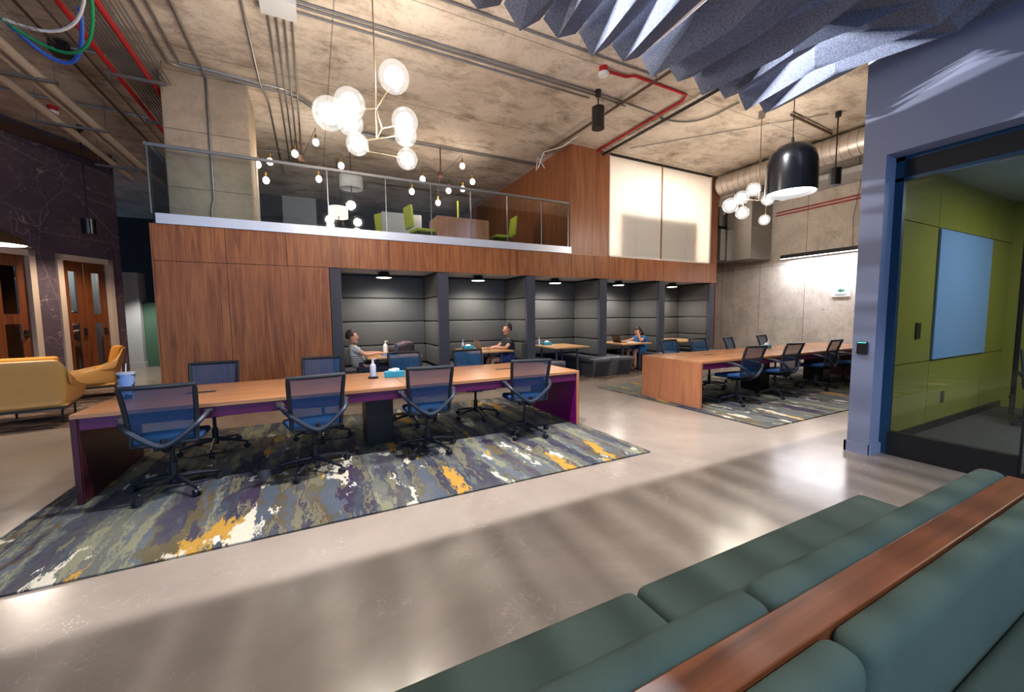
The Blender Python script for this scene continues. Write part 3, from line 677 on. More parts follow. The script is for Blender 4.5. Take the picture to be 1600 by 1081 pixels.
# ================================================================ CHANDELIERS
def chandelier(label, canopy, hub, globes, arms, rodto):
    d = thing('globe_chandelier', label, 'chandelier', hub)
    h = Vector(hub)
    MB().cyl((0, 0, canopy-h.z-.12), (0, 0, canopy-h.z), .06).done('canopy', M['steel'], d, True)
    MB().cyl((0, 0, 0), (0, 0, canopy-h.z-.1), .008).done('rod', M['rodmetal'], d, True)
    m = MB()
    for a, b in arms: m.cyl(a, b, .007); m.ball(a, .013, 8)
    m.done('branches', M['rodmetal'], d, True)
    for (x, y, z, r) in globes:
        g = MB().ball((x, y, z), r, 24).done('globe', M['globe'], d, True)
        MB().ball((x, y, z), r*.62, 16).done('bulb', M['glow'], g, True)
        MB().ball((x, y, z), r*.20, 8, (1, 1, .6)).done('socket', M['brass'], g, True) if False else None
    return d
hx, hy, hz = .74, 4.85, 3.85
def cg(px, pz, y, r): return (px-hx, y-hy, pz-hz, r)
gl = [cg(.95, 4.24, 4.85, .175), cg(.24, 3.60, 4.65, .165), cg(.46, 3.84, 4.85, .165), cg(.47, 3.68, 4.95, .14), cg(1.08, 3.82, 4.95, .155), cg(1.06, 3.62, 4.85, .13), cg(.52, 3.40, 4.80, .12), cg(1.06, 3.33, 4.80, .12)]
arms = [((0, 0, 0), (.15, 0, .25)), ((0, 0, 0), (-.12, 0, -.03)), ((-.12, 0, -.03), (-.26, .0, 0)), ((-.12, 0, -.03), (-.45, -.18, -.22)), ((0, 0, 0), (.06, .02, -.2)), ((.06, .02, -.2), (0, .03, -.32)), ((0, 0, 0), (0, .03, -.32)), ((0, .03, -.32), (-.13, .02, -.37)), ((0, .03, -.32), (.28, .05, -.22)), ((-.13, .02, -.37), (-.24, .08, -.22)), ((-.13, .02, -.37), (-.1, -.02, -.5)), ((-.1, -.02, -.5), (.28, -.05, -.52)), ((-.1, -.02, -.5), (-.2, -.05, -.45)), ((.06, .02, -.2), (.30, .08, -.08))]
chandelier('branching glass globe chandelier hanging over the near long table', CZ, (hx, hy, hz), gl, arms, 0)
hx, hy, hz = 7.98, 4.95, 3.72
gl = [cg(7.80, 3.90, 4.95, .13), cg(7.44, 3.70, 4.95, .13), cg(7.12, 3.52, 4.95, .14), cg(7.48, 3.42, 4.95, .12), cg(8.28, 3.77, 4.95, .12), cg(8.80, 3.93, 4.95, .13), cg(8.6, 3.45, 5.2, .11)]
arms = [((0, 0, 0), (-.14, 0, .15)), ((0, 0, 0), (-.5, 0, -.05)), ((-.5, 0, -.05), (-.8, 0, -.18)), ((-.5, 0, -.05), (-.47, 0, -.26)), ((0, 0, 0), (.26, 0, .05)), ((.26, 0, .05), (.75, 0, .18)), ((.26, 0, .05), (.6, .22, -.24))]
chandelier('smaller globe chandelier hanging over the far long table', CZ, (hx, hy, hz), gl, arms, 0)
# big black dome pendant
bp_ = thing('dome_pendant', 'large black domed pendant lamp with a white lit inside', 'pendant lamp', (5.85, 3.20, 3.10))
MB().lathe([(0, .66), (.08, .655), (.18, .61), (.26, .52), (.295, .40), (.30, .2), (.30, 0), (.292, 0), (.29, .2), (.284, .39), (.25, .51), (.17, .60), (0, .64)], n=40).done('shade', M['blackgloss'], bp_, True)
MB().cyl((0, 0, .66), (0, 0, .74), .022, .012).cyl((0, 0, .7), (0, 0, CZ-3.10), .006).done('cord', M['black'], bp_, True)
MB().lathe([(0, .05), (.28, .05), (.28, .06), (0, .06)], n=32).done('diffuser', M['disc'], bp_, True)
light('SPOT', (5.85, 3.20, 3.13), 110, NEUT, .25, (0, 0, 0), spot_size=math.radians(150), spot_blend=.5)
# black cylinder fixtures
def can(label, loc, r=.10, h=.33, drop=.35, name='cylinder_spotlight'):
    d = thing(name, label, 'ceiling light', loc)
    MB().cyl((0, 0, 0), (0, 0, h), r, n=24).done('body', M['blackgloss'], d, True)
    MB().cyl((0, 0, h), (0, 0, h+drop), .012).cyl((0, 0, h+drop-.1), (0, 0, h+drop), .05).done('mount', M['black'], d, True)
    MB().cyl((0, 0, -.003), (0, 0, .001), r*.85, n=20).done('lens', M['black'], d)
    return d
can('black cylinder speaker hanging from the conduit in the middle of the ceiling', (4.62, 5.75, 4.75), .11, .36, .29)
can('black cylinder spotlight by the duct above the concrete wall', (9.35, 4.30, 4.0), .1, .32, 1.08)
can('small dark blue cylinder pendant in front of the purple wall', (-4.05, 11.3, 3.25), .11, .3, 1.85)
light('SPOT', (-4.05, 11.3, 3.24), 240, WARM, .08, (0, 0, 0), spot_size=math.radians(130), spot_blend=.7)
dl = thing('dome_pendant', 'dark dome pendant cut off by the left edge of the picture', 'pendant lamp', (-3.9, 8.2, 2.55))
MB().lathe([(0, .2), (.1, .2), (.25, .1), (.32, 0), (.30, 0), (.2, .09), (0, .12)], n=28).cyl((0, 0, .2), (0, 0, 2.85), .006).done('shade', plain('bronze_shade', col(84, 62, 44), .35, .5), dl, True)
MB().lathe([(0, .01), (.28, .01), (.28, .02), (0, .02)], n=24).done('diffuser', M['disc'], dl, True)
light('SPOT', (-3.9, 8.2, 2.54), 230, WARM, .2, (0, 0, 0), spot_size=math.radians(150), spot_blend=.5)
# spider bulb pendants in the loft
def spider(label, hub, bulbs):
    d = thing('spider_pendant', label, 'pendant lamp', hub, 0, 'spider pendants on the upper level'); h = Vector(hub)
    MB().cyl((0, 0, -.04), (0, 0, .05), .07).cyl((0, 0, .05), (0, 0, CZ-h.z), .015).done('canopy', M['rust'], d, True)
    for (x, z, y) in bulbs:
        p = Vector((x, y, z))-h; top = p+Vector((0, 0, .28))
        mid = p/2+Vector((0, 0, .18-(.12 if p.x > 0 else 0)))
        cd = MB().tube(bez((0, 0, 0), mid+Vector((0, 0, .02)), top, 8)+[p+Vector((0, 0, .14))], .005, 5).done('cable', M['black'], d)
        MB().cyl(p+Vector((0, 0, .05)), p+Vector((0, 0, .15)), .022).done('socket', M['brass'], d, True)
        MB().ball(p, .06, 14, (1, 1, 1.15)).done('bulb', M['glow2'], d, True)
    light('POINT', h+Vector((0, -.1, -.55)), 26, WARM, .25)
    return d
spider('spider pendant with bare bulbs on the upper level beside the concrete column', (-.08, 9.2, 4.68), [(.2, 5.0, 9.1), (-.18, 4.68, 9.0), (-.63, 4.56, 9.3), (-.82, 4.41, 9.1), (-.72, 4.22, 9.4), (.23, 4.38, 9.4), (.66, 4.65, 9.2)])
spider('spider pendant with bare bulbs over the oak counter on the upper level', (2.8, 9.2, 4.78), [(3.3, 5.02, 9.1), (2.32, 4.55, 9.0), (2.14, 4.34, 9.3), (2.95, 4.41, 9.1), (2.78, 4.19, 9.4), (3.37, 4.56, 9.3), (3.59, 4.73, 9.2)])
for (x, y, z, r, h, mt, lb) in [(.95, 10.4, 4.55, .26, .3, M['greywhite'], 'large unlit pale drum pendant upstairs'), (.68, 11.0, 3.98, .22, .26, M['lampshade'], 'lit cream drum pendant upstairs above the globe reflections')]:
    d = thing('drum_pendant', lb, 'pendant lamp', (x, y, z))
    MB().cyl((0, 0, 0), (0, 0, h), r, n=32, caps=False).done('shade', mt, d, True, .006)
    MB().cyl((0, 0, h), (0, 0, CZ-z), .008).cyl((0, 0, -.2), (0, 0, h), .012).cyl((-r, 0, h-.02), (r, 0, h-.02), .004).done('rod', M['black'], d, True)
# loft furniture
ct = thing('oak_counter', 'light wood counter behind the upstairs glass railing', 'counter', (2.62, 8.95, FZ1+.1))
MB().box((0, 0, 0), (1.28, .7, .76), .004).done('body', M['oakpanel'], ct)
tag(MB().box((3.18, 9.15, 3.78), (3.21, 9.18, 4.22)).done('yellow_post', M['limefab']), 'thin yellow post standing on the upstairs counter', 'post')
def loft_chair(label, loc, rz):
    d = thing('lounge_chair', label, 'chair', loc, rz, 'lime green chairs upstairs')
    MB().box((-.24, -.22, .4), (.24, .24, .47), .02, 3).done('seat', M['limefab'], d, True)
    MB().box((-.22, -.27, .5), (.22, -.21, 1.0), .03, 3, Matrix.Rotation(math.radians(6), 4, 'X')).done('backrest', M['limefab'], d, True)
    for x in (-.19, .19):
        for y in (-.2, .2): MB().cyl((x, y, .4), (x*1.2, y*1.2, 0), .012).done('leg', M['black'], d)
    return d
lc = loft_chair('lime green chair left of the upstairs counter', (2.35, 9.3, FZ1+.1), math.radians(-80))
dup(lc, (4.35, 9.2, FZ1+.1), math.radians(85), 'lime green chair right of the upstairs counter')
dup(lc, (1.85, 10.3, FZ1+.1), math.radians(-60), 'lime green chair by the upstairs whiteboard')
tag(MB().box((1.55, 9.9, FZ1+.1), (2.5, 9.94, 3.98), .004).done('whiteboard', plain('pale_board', col(150, 152, 156), .25, var=.05)), 'pale grey whiteboard standing on the upper level', 'whiteboard')
# ================================================================ CEILING SERVICES
def pipe(name, pts, r, mt, label, cat='conduit', group=None, n=8):
    return tag(MB().tube(pts, r, n).done(name, mt, None, True), label, cat, group)
zc = CZ-.03
jb = tag(MB().box((-.42, 5.72, CZ-.12), (-.02, 6.05, CZ), .005).done('junction_box', M['greywhite']), 'white square junction box on the ceiling at the top edge', 'junction box')
for k in range(4):
    x = -.35+.09*k; pipe('conduit', [(x, 6.05, zc), (x, 11.8, zc)], .014, M['steel'], 'one of four parallel conduits running back from the white junction box', 'conduit', 'four conduits from the junction box')
for k, y in enumerate((5.78, 5.86, 5.98)):
    pipe('conduit', [(-.02, y, zc), (4.6, y, zc)]+([(5.4, y+.05, zc)] if k < 2 else []), .014, M['steel'], 'one of three parallel conduits crossing the ceiling right of the junction box', 'conduit', 'conduits right of the junction box')
for k, y in enumerate((8.13, 8.0)):
    pipe('conduit', [(-1.82+.15*k, 1.5, zc), (-1.8+.15*k, 7.9, zc)]+bez((-1.8+.15*k, 7.9, zc), (-1.8+.15*k, y-.1, zc), (-1.3, y-.1, zc), 5)+[(-.6, y, zc)]+bez((-.4, y, zc), (-.1, y, zc), (0.1, y+.3, zc), 4)+[(.5, 9.1+.1*k, zc), (5.4, 9.05+.1*k, zc)], .016, M['steel'], 'one of two conduits bending around the concrete column and along the upper level', 'conduit', 'conduits bending around the column')
pipe('conduit', [(-1.42, 1.5, zc), (-1.38, 8.16, zc), (-1.38, 8.17, 4.6), (-1.38, 8.17, 3.45), (-1.42, 8.17, 3.3), (-1.42, 8.17, 3.02)], .018, M['steel'], 'conduit running down the front of the concrete column')
pipe('conduit', [(-.62, 5.0, zc), (-.62, 8.0, zc), (-.55, 8.6, zc), (-.55, 12.5, zc)], .016, M['steel'], 'single conduit just right of the concrete column')
pipe('conduit', [(1.0, 4.98, zc), (5.2, 4.98, zc)], .014, M['steel'], 'thin conduit along the ceiling by the felt baffles')
pipe('conduit', [(1.0, 4.6, zc), (7.0, 4.65, zc)], .014, M['steel'], 'thin conduit half hidden above the felt baffles')
for k in range(9):
    x = -2.36+.045*k; pipe('conduit', [(x, 1.5, 5.12), (x, 12, 5.12)], .013, M['steel'], 'one of the grey conduits on the hanging rack between the red pipes', 'conduit', 'racked conduits')
for k in range(4):
    x = -1.98+.05*k; pipe('conduit', [(x, 1.5, 5.14), (x, 8.15, 5.14)], .011, M['steel'], 'one of the grey conduits right of the red pipes', 'conduit', 'conduits right of the red pipes')
for x, lb in ((-2.44, 'left red pipe on the ceiling rack at upper left'), (-2.05, 'right red pipe on the ceiling rack at upper left')):
    pipe('red_pipe', [(x, 1.5, 5.11), (x, 12, 5.11)], .032, M['red'], lb, 'pipe')
for i, (y, lb) in enumerate(((8.0, 'near steel strut carrying the racked pipes'), (9.6, 'far steel strut carrying the racked pipes'))):
    d = thing('pipe_hanger', lb, 'bracket', (-2.2, y, 5.06)); MB().box((-.35, -.02, -.02), (.35, .02, .02)).done('strut', M['steel'], d)
    for x in (-.3, .3): MB().cyl((x, 0, -.1), (x, 0, .34), .006).done('rod', M['steel'], d)
for k, (x, r, lb) in enumerate(((-3.32, .06, 'thick pale pipe nearest the racked conduits at upper left'), (-3.47, .036, 'thin pale pipe between two thick pale pipes at upper left'), (-3.80, .06, 'pale pipe nearest the purple wall at upper left'))):
    pipe('pale_pipe', [(x, 2, 4.93), (x, 13, 4.93)], r, plain('pale_pipe_wrap', col(200, 184, 166), .6) if k == 0 else bpy.data.materials['pale_pipe_wrap'], lb, 'pipe')
for i, (y, xa, xb, lb) in enumerate(((8.15, -3.95, -3.1, 'near grey strut under the pale pipes'), (9.84, -4.1, -3.15, 'middle grey strut under the pale pipes'), (12.0, -4.1, -3.1, 'far grey strut under the pale pipes'))):
    d = thing('pipe_hanger', lb, 'bracket', (0, y, 4.86)); MB().box((xa, -.025, -.02), (xb, .025, .02)).done('strut', M['steel'], d)
    for x in (xa+.05, xb-.03): MB().cyl((x, 0, 0), (x, 0, .54), .006).done('rod', M['steel'], d)
# dark beams/cables further left
pipe('dark_pipe', [(-3.05, 2, 5.3), (-3.0, 13, 5.3)], .02, M['rust'], 'dark pipe on the ceiling left of the red pipes', 'pipe')
pipe('dark_pipe', [(-2.8, 2, 5.33), (-2.78, 13, 5.33)], .014, M['steel'], 'thin conduit on the ceiling left of the red pipes', 'conduit')
tag(MB().box((-3.1, 7.95, 5.2), (-2.9, 8.15, 5.36), .01).done('junction_box', M['black']), 'small black junction box between the pale and the red pipes', 'junction box')
pipe('conduit', [(-2.95, 8.05, 5.33), (-2.5, 8.1, 5.36), (-2.1, 8.1, 5.36)], .016, M['steel'], 'short conduit from the black junction box to the rack')
pipe('conduit', [(-5.5, 9.9, 5.36), (-2.6, 10.2, 5.36)], .018, M['steel'], 'conduit crossing behind the pale pipes')
# sprinkler / detectors
def detector(label, loc, red=True):
    d = thing('smoke_detector', label, 'smoke detector', loc)
    MB().cyl((0, 0, .05), (0, 0, .14), .07).done('box', M['red'], d, True)
    MB().lathe([(0, 0), (.07, .005), (.085, .03), (.085, .05), (0, .05)], n=24).done('cover', M['white'], d, True)
detector('white smoke detector on a red box by the felt baffles', (4.28, 5.2, CZ-.14))
detector('white smoke detector above the pale pipes at upper left', (-4.1, 10.5, CZ-.14))
pipe('red_pipe', [(4.33, 5.18, zc-.03), (4.75, 5.2, zc), (4.85, 5.12, zc), (6.1, 5.15, zc), (6.2, 5.3, zc), (6.2, 7.75, zc)], .024, M['red'], 'red pipe from the smoke detector to the walnut tower', 'pipe')
pipe('dark_pipe', [(6.38, 4.7, zc-.05), (6.38, 7.9, zc-.05)], .03, M['black'], 'black pipe beside the red pipe ending at the walnut tower', 'pipe')
pipe('dark_pipe', [(5.25, 4.7, zc-.03), (5.1, 8.3, zc-.03)], .024, M['rust'], 'long brown pipe crossing the middle of the ceiling', 'pipe')
pipe('conduit', [(5.4, 5.83, zc), (6.0, 5.86, zc), (6.4, 5.95, zc)]+bez((6.5, 5.95, zc), (7.15, 5.9, zc), (7.2, 5.4, zc), 5)+[(7.2, 4.9, zc)], .016, M['steel'], 'conduit curving across the warm ceiling right of the speaker')
pipe('white_cable', [(5.3, 7.3, CZ-.04), (5.2, 7.7, CZ-.12), (5.0, 8.2, CZ-.1), (4.9, 8.3, CZ-.45), (5.0, 8.35, CZ-.2), (5.08, 8.3, CZ-.42), (4.95, 8.4, CZ-.15), (4.85, 8.3, CZ-.5)], .012, M['white'], 'coiled white cable dangling beside the walnut tower', 'cable', n=6)
pipe('dark_pipe', [(8.5, 4.7, zc-.03), (10.2, 4.8, zc-.03)], .024, M['rust'], 'brown sprinkler pipe at the right of the ceiling', 'pipe')
pipe('conduit', [(6.8, 7.3, zc), (9.2, 4.4, zc)], .010, M['steel'], 'thin conduit running diagonally over the far table')
# spiral duct
m = MB(); rr = .27; pts = []
m.cyl((10.45, 2.2, 5.06), (10.45, 7.55, 5.06), rr, n=36)
for k in range(34): m.cyl((10.45, 2.25+k*.16, 5.06), (10.45, 2.262+k*.16, 5.06), rr+.012, n=36)
tag(m.done('spiral_duct', M['duct'], None, True), 'large spiral wound metal duct under the ceiling at the right', 'duct')
pipe('flexible_duct', bez((10.9, 7.4, 4.9), (10.7, 8.0, 4.95), (11.0, 7.9, 4.4), 8), .13, M['duct'], 'short bent duct beside the walnut tower', 'duct', n=14)
tag(MB().box((11.1, 2.2, 4.66), (11.98, 7.0, 4.78)).done('soffit_duct', M['greywhite']), 'flat grey duct below the spiral duct', 'duct')
for (a, b, lb) in (((11.0, 7.0, 3.02), (11.95, 7.72, 4.85), 'tall grey metal air box on the concrete wall'), ((10.75, 7.74, 3.05), (11.6, 8.2, 3.95), 'lower grey metal air box next to the walnut tower'), ((10.75, 7.8, 4.05), (11.5, 8.3, 4.6), 'upper small grey metal air box with a grille')):
    d = thing('air_box', lb, 'air duct box', ((a[0]+b[0])/2, (a[1]+b[1])/2, a[2]))
    hx_, hy_, hz_ = (b[0]-a[0])/2, (b[1]-a[1])/2, b[2]-a[2]
    MB().box((-hx_, -hy_, 0), (hx_, hy_, hz_), .005).done('casing', M['steel'], d)
    MB().box((-hx_-.012, -hy_-.012, hz_*.5-.015), (hx_+.0, hy_+.0, hz_*.5+.015)).done('flange', M['steel'], d)
for z, lb in ((4.32, 'upper red pipe along the concrete wall'), (4.24, 'lower red pipe along the concrete wall')):
    pipe('red_pipe', [(11.93, 2.3, z), (11.93, 6.9, z)], .016, M['red'], lb, 'pipe')
# linear light and sign on the concrete wall
ll = thing('linear_lamp', 'long thin lit linear lamp on the concrete wall', 'wall lamp', (11.75, 5.5, 2.98))
MB().box((-.05, -1.3, 0), (.05, 1.1, .10), .004).done('housing', M['black'], ll)
MB().box((-.045, -1.29, -.006), (.045, 1.09, .0)).done('diffuser', M['bar'], ll)
MB().tube([(.1, -.5, .1), (.16, -.45, .8), (.18, -.55, 1.6), (.18, -.5, 2.3)], .006, 5).done('cable', M['black'], ll)
MB().box((.05, -.6, .02), (.24, -.55, .08)).done('bracket', M['black'], ll)
light('AREA', (11.72, 5.4, 2.96), 55, (.92, .92, 1), (.08, 2.2))
sg = thing('wall_sign', 'small white notice with a green arrow on the concrete wall', 'sign', (11.985, 5.25, 1.88))
MB().box((-.008, -.2, 0), (.008, .2, .28)).done('board', M['white'], sg)
MB().prism([(.08, .16), (0.0, .21), (0.0, .18), (-.07, .18), (-.07, .14), (0.0, .14), (0.0, .11)], -.012, -.008, 0).done('arrow', plain('green_ink', col(20, 130, 110), .5), sg)
MB().box((-.011, -.14, .06), (-.008, .14, .07)).box((-.011, -.10, .035), (-.008, .10, .045)).done('text_line', plain('teal_ink', col(120, 170, 180), .5), sg)
# upper left cable tray, cables, round fixture
ct = thing('cable_tray', 'wire mesh cable tray at the top left corner', 'cable tray', (0, 0, 4.75)); m = MB()
for k in range(7): m.cyl((-3.05+.07*k, 4.4, 0), (-3.05+.07*k, 6.9, 0), .004, n=5)
for k in range(16): m.cyl((-3.05, 4.5+.16*k, 0), (-2.63, 4.5+.16*k, 0), .004, n=5)
for x in (-3.05, -2.63): m.cyl((x, 4.4, .08), (x, 6.9, .08), .004, n=5)
m.done('wires', M['chrome'], ct)
pipe('green_cable', bez((-2.95, 6.6, 4.82), (-2.2, 6.9, 4.3), (-1.9, 5.8, 4.9), 12), .016, M['cablegreen'], 'green cable looping at the top left', 'cable')
pipe('blue_cable', bez((-2.95, 6.7, 4.85), (-2.5, 7.4, 4.35), (-2.2, 6.4, 5.0), 12), .022, M['cableblue'], 'thick blue cable looping at the top left', 'cable')
pipe('white_cable', bez((-2.9, 6.6, 4.8), (-2.3, 6.8, 4.7), (-2.0, 6.0, 5.1), 12), .016, M['white'], 'white cable looping above the green one', 'cable')
pipe('blue_cable', [(-2.95, 4.5, 4.8), (-2.95, 6.6, 4.82)], .03, M['cableblue'], 'blue cable bundle lying in the wire tray', 'cable')
rf = thing('round_speaker', 'round white ringed ceiling fixture cut off at the top left', 'speaker', (-3.15, 6.55, 4.72))
MB().lathe([(.13, .0), (.2, .0), (.22, .03), (.21, .08), (.13, .06)], n=32).done('ring', M['white'], rf, True)
MB().lathe([(0, .02), (.13, .02), (.13, .2), (0, .2)], n=24).done('body', M['black'], rf, True)

# ================================================================ SMALL THINGS
def bottle(label, loc, h=.2, r=.034, body=None, cap=None, group=None):
    d = thing('pump_bottle', label, 'bottle', loc, 0, group)
    MB().lathe([(0, 0), (r, .004), (r, h*.6), (r*.8, h*.68), (r*.35, h*.74), (r*.35, h*.78), (0, h*.78)], n=18).done('body', body or M['clearplastic'], d, True)
    MB().cyl((0, 0, h*.76), (0, 0, h*.9), r*.4).cyl((0, 0, h*.9), (0, 0, h), r*.2).box((-r*.3, -r*.35, h*.95), (r*1.1, r*.35, h), .003).done('pump', M['white'], d, True)
    return d
M['clearplastic'] = plain('sanitizer_plastic', col(190, 200, 220), .2, var=.04)
def tissue(label, loc, rz=0):
    d = thing('tissue_box', label, 'tissue box', loc, rz, 'teal tissue boxes')
    MB().box((-.12, -.06, 0), (.12, .06, .07), .004).done('carton', M['teal'], d)
    m = MB().ball((0, 0, .078), .045, 10, (1.6, .8, .5))
    for v in m.bm.verts: v.co += Vector((random.uniform(-.01, .01), random.uniform(-.01, .01), random.uniform(-.008, .012)))
    m.done('tissue', M['paper'], d)
    return d
bottle('hand sanitizer pump bottle in the middle of the near table', (.62, 5.02, .77), .22, .036)
tag(MB().cyl((.62, 5.02, .751), (.62, 5.02, .769), .06, n=24).done('coaster', M['black']), 'round black base under the sanitizer bottle on the near table', 'coaster')
ts = tissue('teal tissue box beside the sanitizer on the near table', (.87, 5.0, .751), math.radians(-8))
dup(ts, (8.5, 5.0, .751), math.radians(10), 'teal tissue box on the far table')
dup(ts, (3.12, 8.45, .741), 0, 'teal tissue box on the table of the man in black')
dup(ts, (5.22, 8.45, .741), 0, 'teal tissue box in the empty third booth')
bottle('small sanitizer bottle on the far table', (8.75, 5.1, .751), .18, .03)
bottle('small sanitizer bottle behind the tissue box of the man in black', (3.05, 8.62, .741), .2, .03)
bottle('small sanitizer bottle in the empty third booth', (5.02, 8.5, .741), .2, .03)
bottle('sanitizer bottle left of the woman in blue', (6.98, 8.4, .741), .2, .035)
wbm = bottle('white bottle near the striped-shirt man', (1.33, 8.62, .741), .24, .045, M['white'])
bottle('slim white bottle behind the open blue laptop', (1.72, 8.66, .741), .22, .03, M['white'])
tm = thing('tumbler', 'pale blue patterned tumbler with a straw on the left end of the near table', 'tumbler', (-1.60, 4.92, .751))
t = NT('pale_blue_printed_cup'); n = t.noise(t.map((9,)*3), 1, 2); t.bsdf(t.mix(t.ramp(n, [(.52, (0, 0, 0, 1)), (.56, (1, 1, 1, 1))]), col(130, 170, 225), col(30, 60, 96)), .3); M['cup'] = t.m
MB().lathe([(0, 0), (.044, 0), (.064, .22), (.066, .235), (.06, .24), (0, .24)], n=24).done('cup', M['cup'], tm, True)
MB().lathe([(.068, .232), (.068, .25), (0, .255)], n=24).done('lid', M['clearplastic'], tm, True)
MB().cyl((0, 0, .25), (.006, 0, .33), .005).done('straw', M['white'], tm)
def laptop(label, loc, rz, scr, body):
    d = thing('laptop', label, 'laptop', loc, rz)
    MB().box((-.16, -.11, 0), (.16, .11, .014), .003).done('keyboard_deck', body, d)
    Mx = Matrix.Translation((0, .11, .012)) @ Matrix.Rotation(math.radians(-18), 4, 'X')
    MB().box((-.16, -.004, 0), (.16, .004, .21), .002, 2, Mx).done('lid', body, d)
    MB().box((-.15, -.006, .012), (.15, -.004, .2), 0, 2, Mx).done('screen', scr, d)
    return d
laptop('open laptop with a blue lid in front of the striped-shirt man', (1.27, 7.95, .741), math.radians(-90), M['black'], plain('blue_lid', col(80, 140, 210), .4))
laptop('open wood-toned laptop in front of the man in black', (3.36, 8.1, .741), math.radians(90), M['black'], plain('tan_lid', col(150, 116, 84), .4))
laptop('open dark brown laptop in front of the woman in blue', (7.35, 8.15, .741), math.radians(90), M['black'], plain('brown_lid', col(76, 48, 38), .4))
tag(MB().box((7.5, 7.95, .7415), (7.75, 8.15, .747)).done('paper_sheet', M['paper']), 'white paper under the elbows of the woman in blue', 'paper')
bk = thing('backpack', 'dark striped backpack lying on the first booth table', 'backpack', (1.62, 8.38, .742), math.radians(10))
m = MB().box((-.25, -.14, 0), (.25, .14, .2), .06, 4)
for v in m.bm.verts: v.co.z *= 1-.5*max(0, -v.co.x/.25)*.8; v.co.y *= 1-.2*abs(v.co.x/.25)
m.done('bag', plain('dark_bag_fabric', col(50, 44, 54), .8, scale=40), bk, True)
MB().tube(bez((-.2, -.1, .12), (0, -.14, .26), (.2, -.08, .2), 8), .012, 6).tube(bez((-.2, 0, .13), (0, -.02, .27), (.22, .03, .21), 8), .01, 6).done('strap', plain('mauve_strap', col(150, 120, 130), .7), bk, True)
# second blue chair-like frame: sofa pads etc. omitted

# ================================================================ PEOPLE
def skin_mesh(chains, name, m, parent, T, sub=2):
    """chains: list of lists of (x,y,z,r) or ('ref',x,y,z,r). vertices at the same position are shared."""
    vs_, rs, es, idx = [], [], [], {}
    for chn in chains:
        pv = None
        for p in chn:
            k = tuple(round(c, 4) for c in p[:3])
            if k not in idx:
                idx[k] = len(vs_); vs_.append(T @ Vector(p[:3])); rs.append(p[3:] if len(p) > 4 else (p[3], p[3]))
            if pv is not None and pv != idx[k]: es.append((pv, idx[k]))
            pv = idx[k]
    me = bpy.data.meshes.new(name); me.from_pydata(vs_, es, []); o = bpy.data.objects.new(name, me); C.objects.link(o)
    sk = o.modifiers.new('skin', 'SKIN'); sk.use_smooth_shade = True
    roots = set(); seen = set(); adj = {i: [] for i in range(len(vs_))}
    for a, b in es: adj[a].append(b); adj[b].append(a)
    for i in range(len(vs_)):
        me.skin_vertices[0].data[i].radius = rs[i]
        if i not in seen:
            me.skin_vertices[0].data[i].use_root = True; st = [i]
            while st:
                q = st.pop()
                if q in seen: continue
                seen.add(q); st += adj[q]
    sb = o.modifiers.new('sub', 'SUBSURF'); sb.levels = sb.render_levels = sub
    dg = bpy.context.evaluated_depsgraph_get(); me2 = bpy.data.meshes.new_from_object(o.evaluated_get(dg))
    for p in me2.polygons: p.use_smooth = True
    o.modifiers.clear(); o.data = me2; me2.materials.clear(); me2.materials.append(m); o.parent = parent
    return o
def lerp(a, b, t): return tuple(a[i]+(b[i]-a[i])*t for i in range(3))
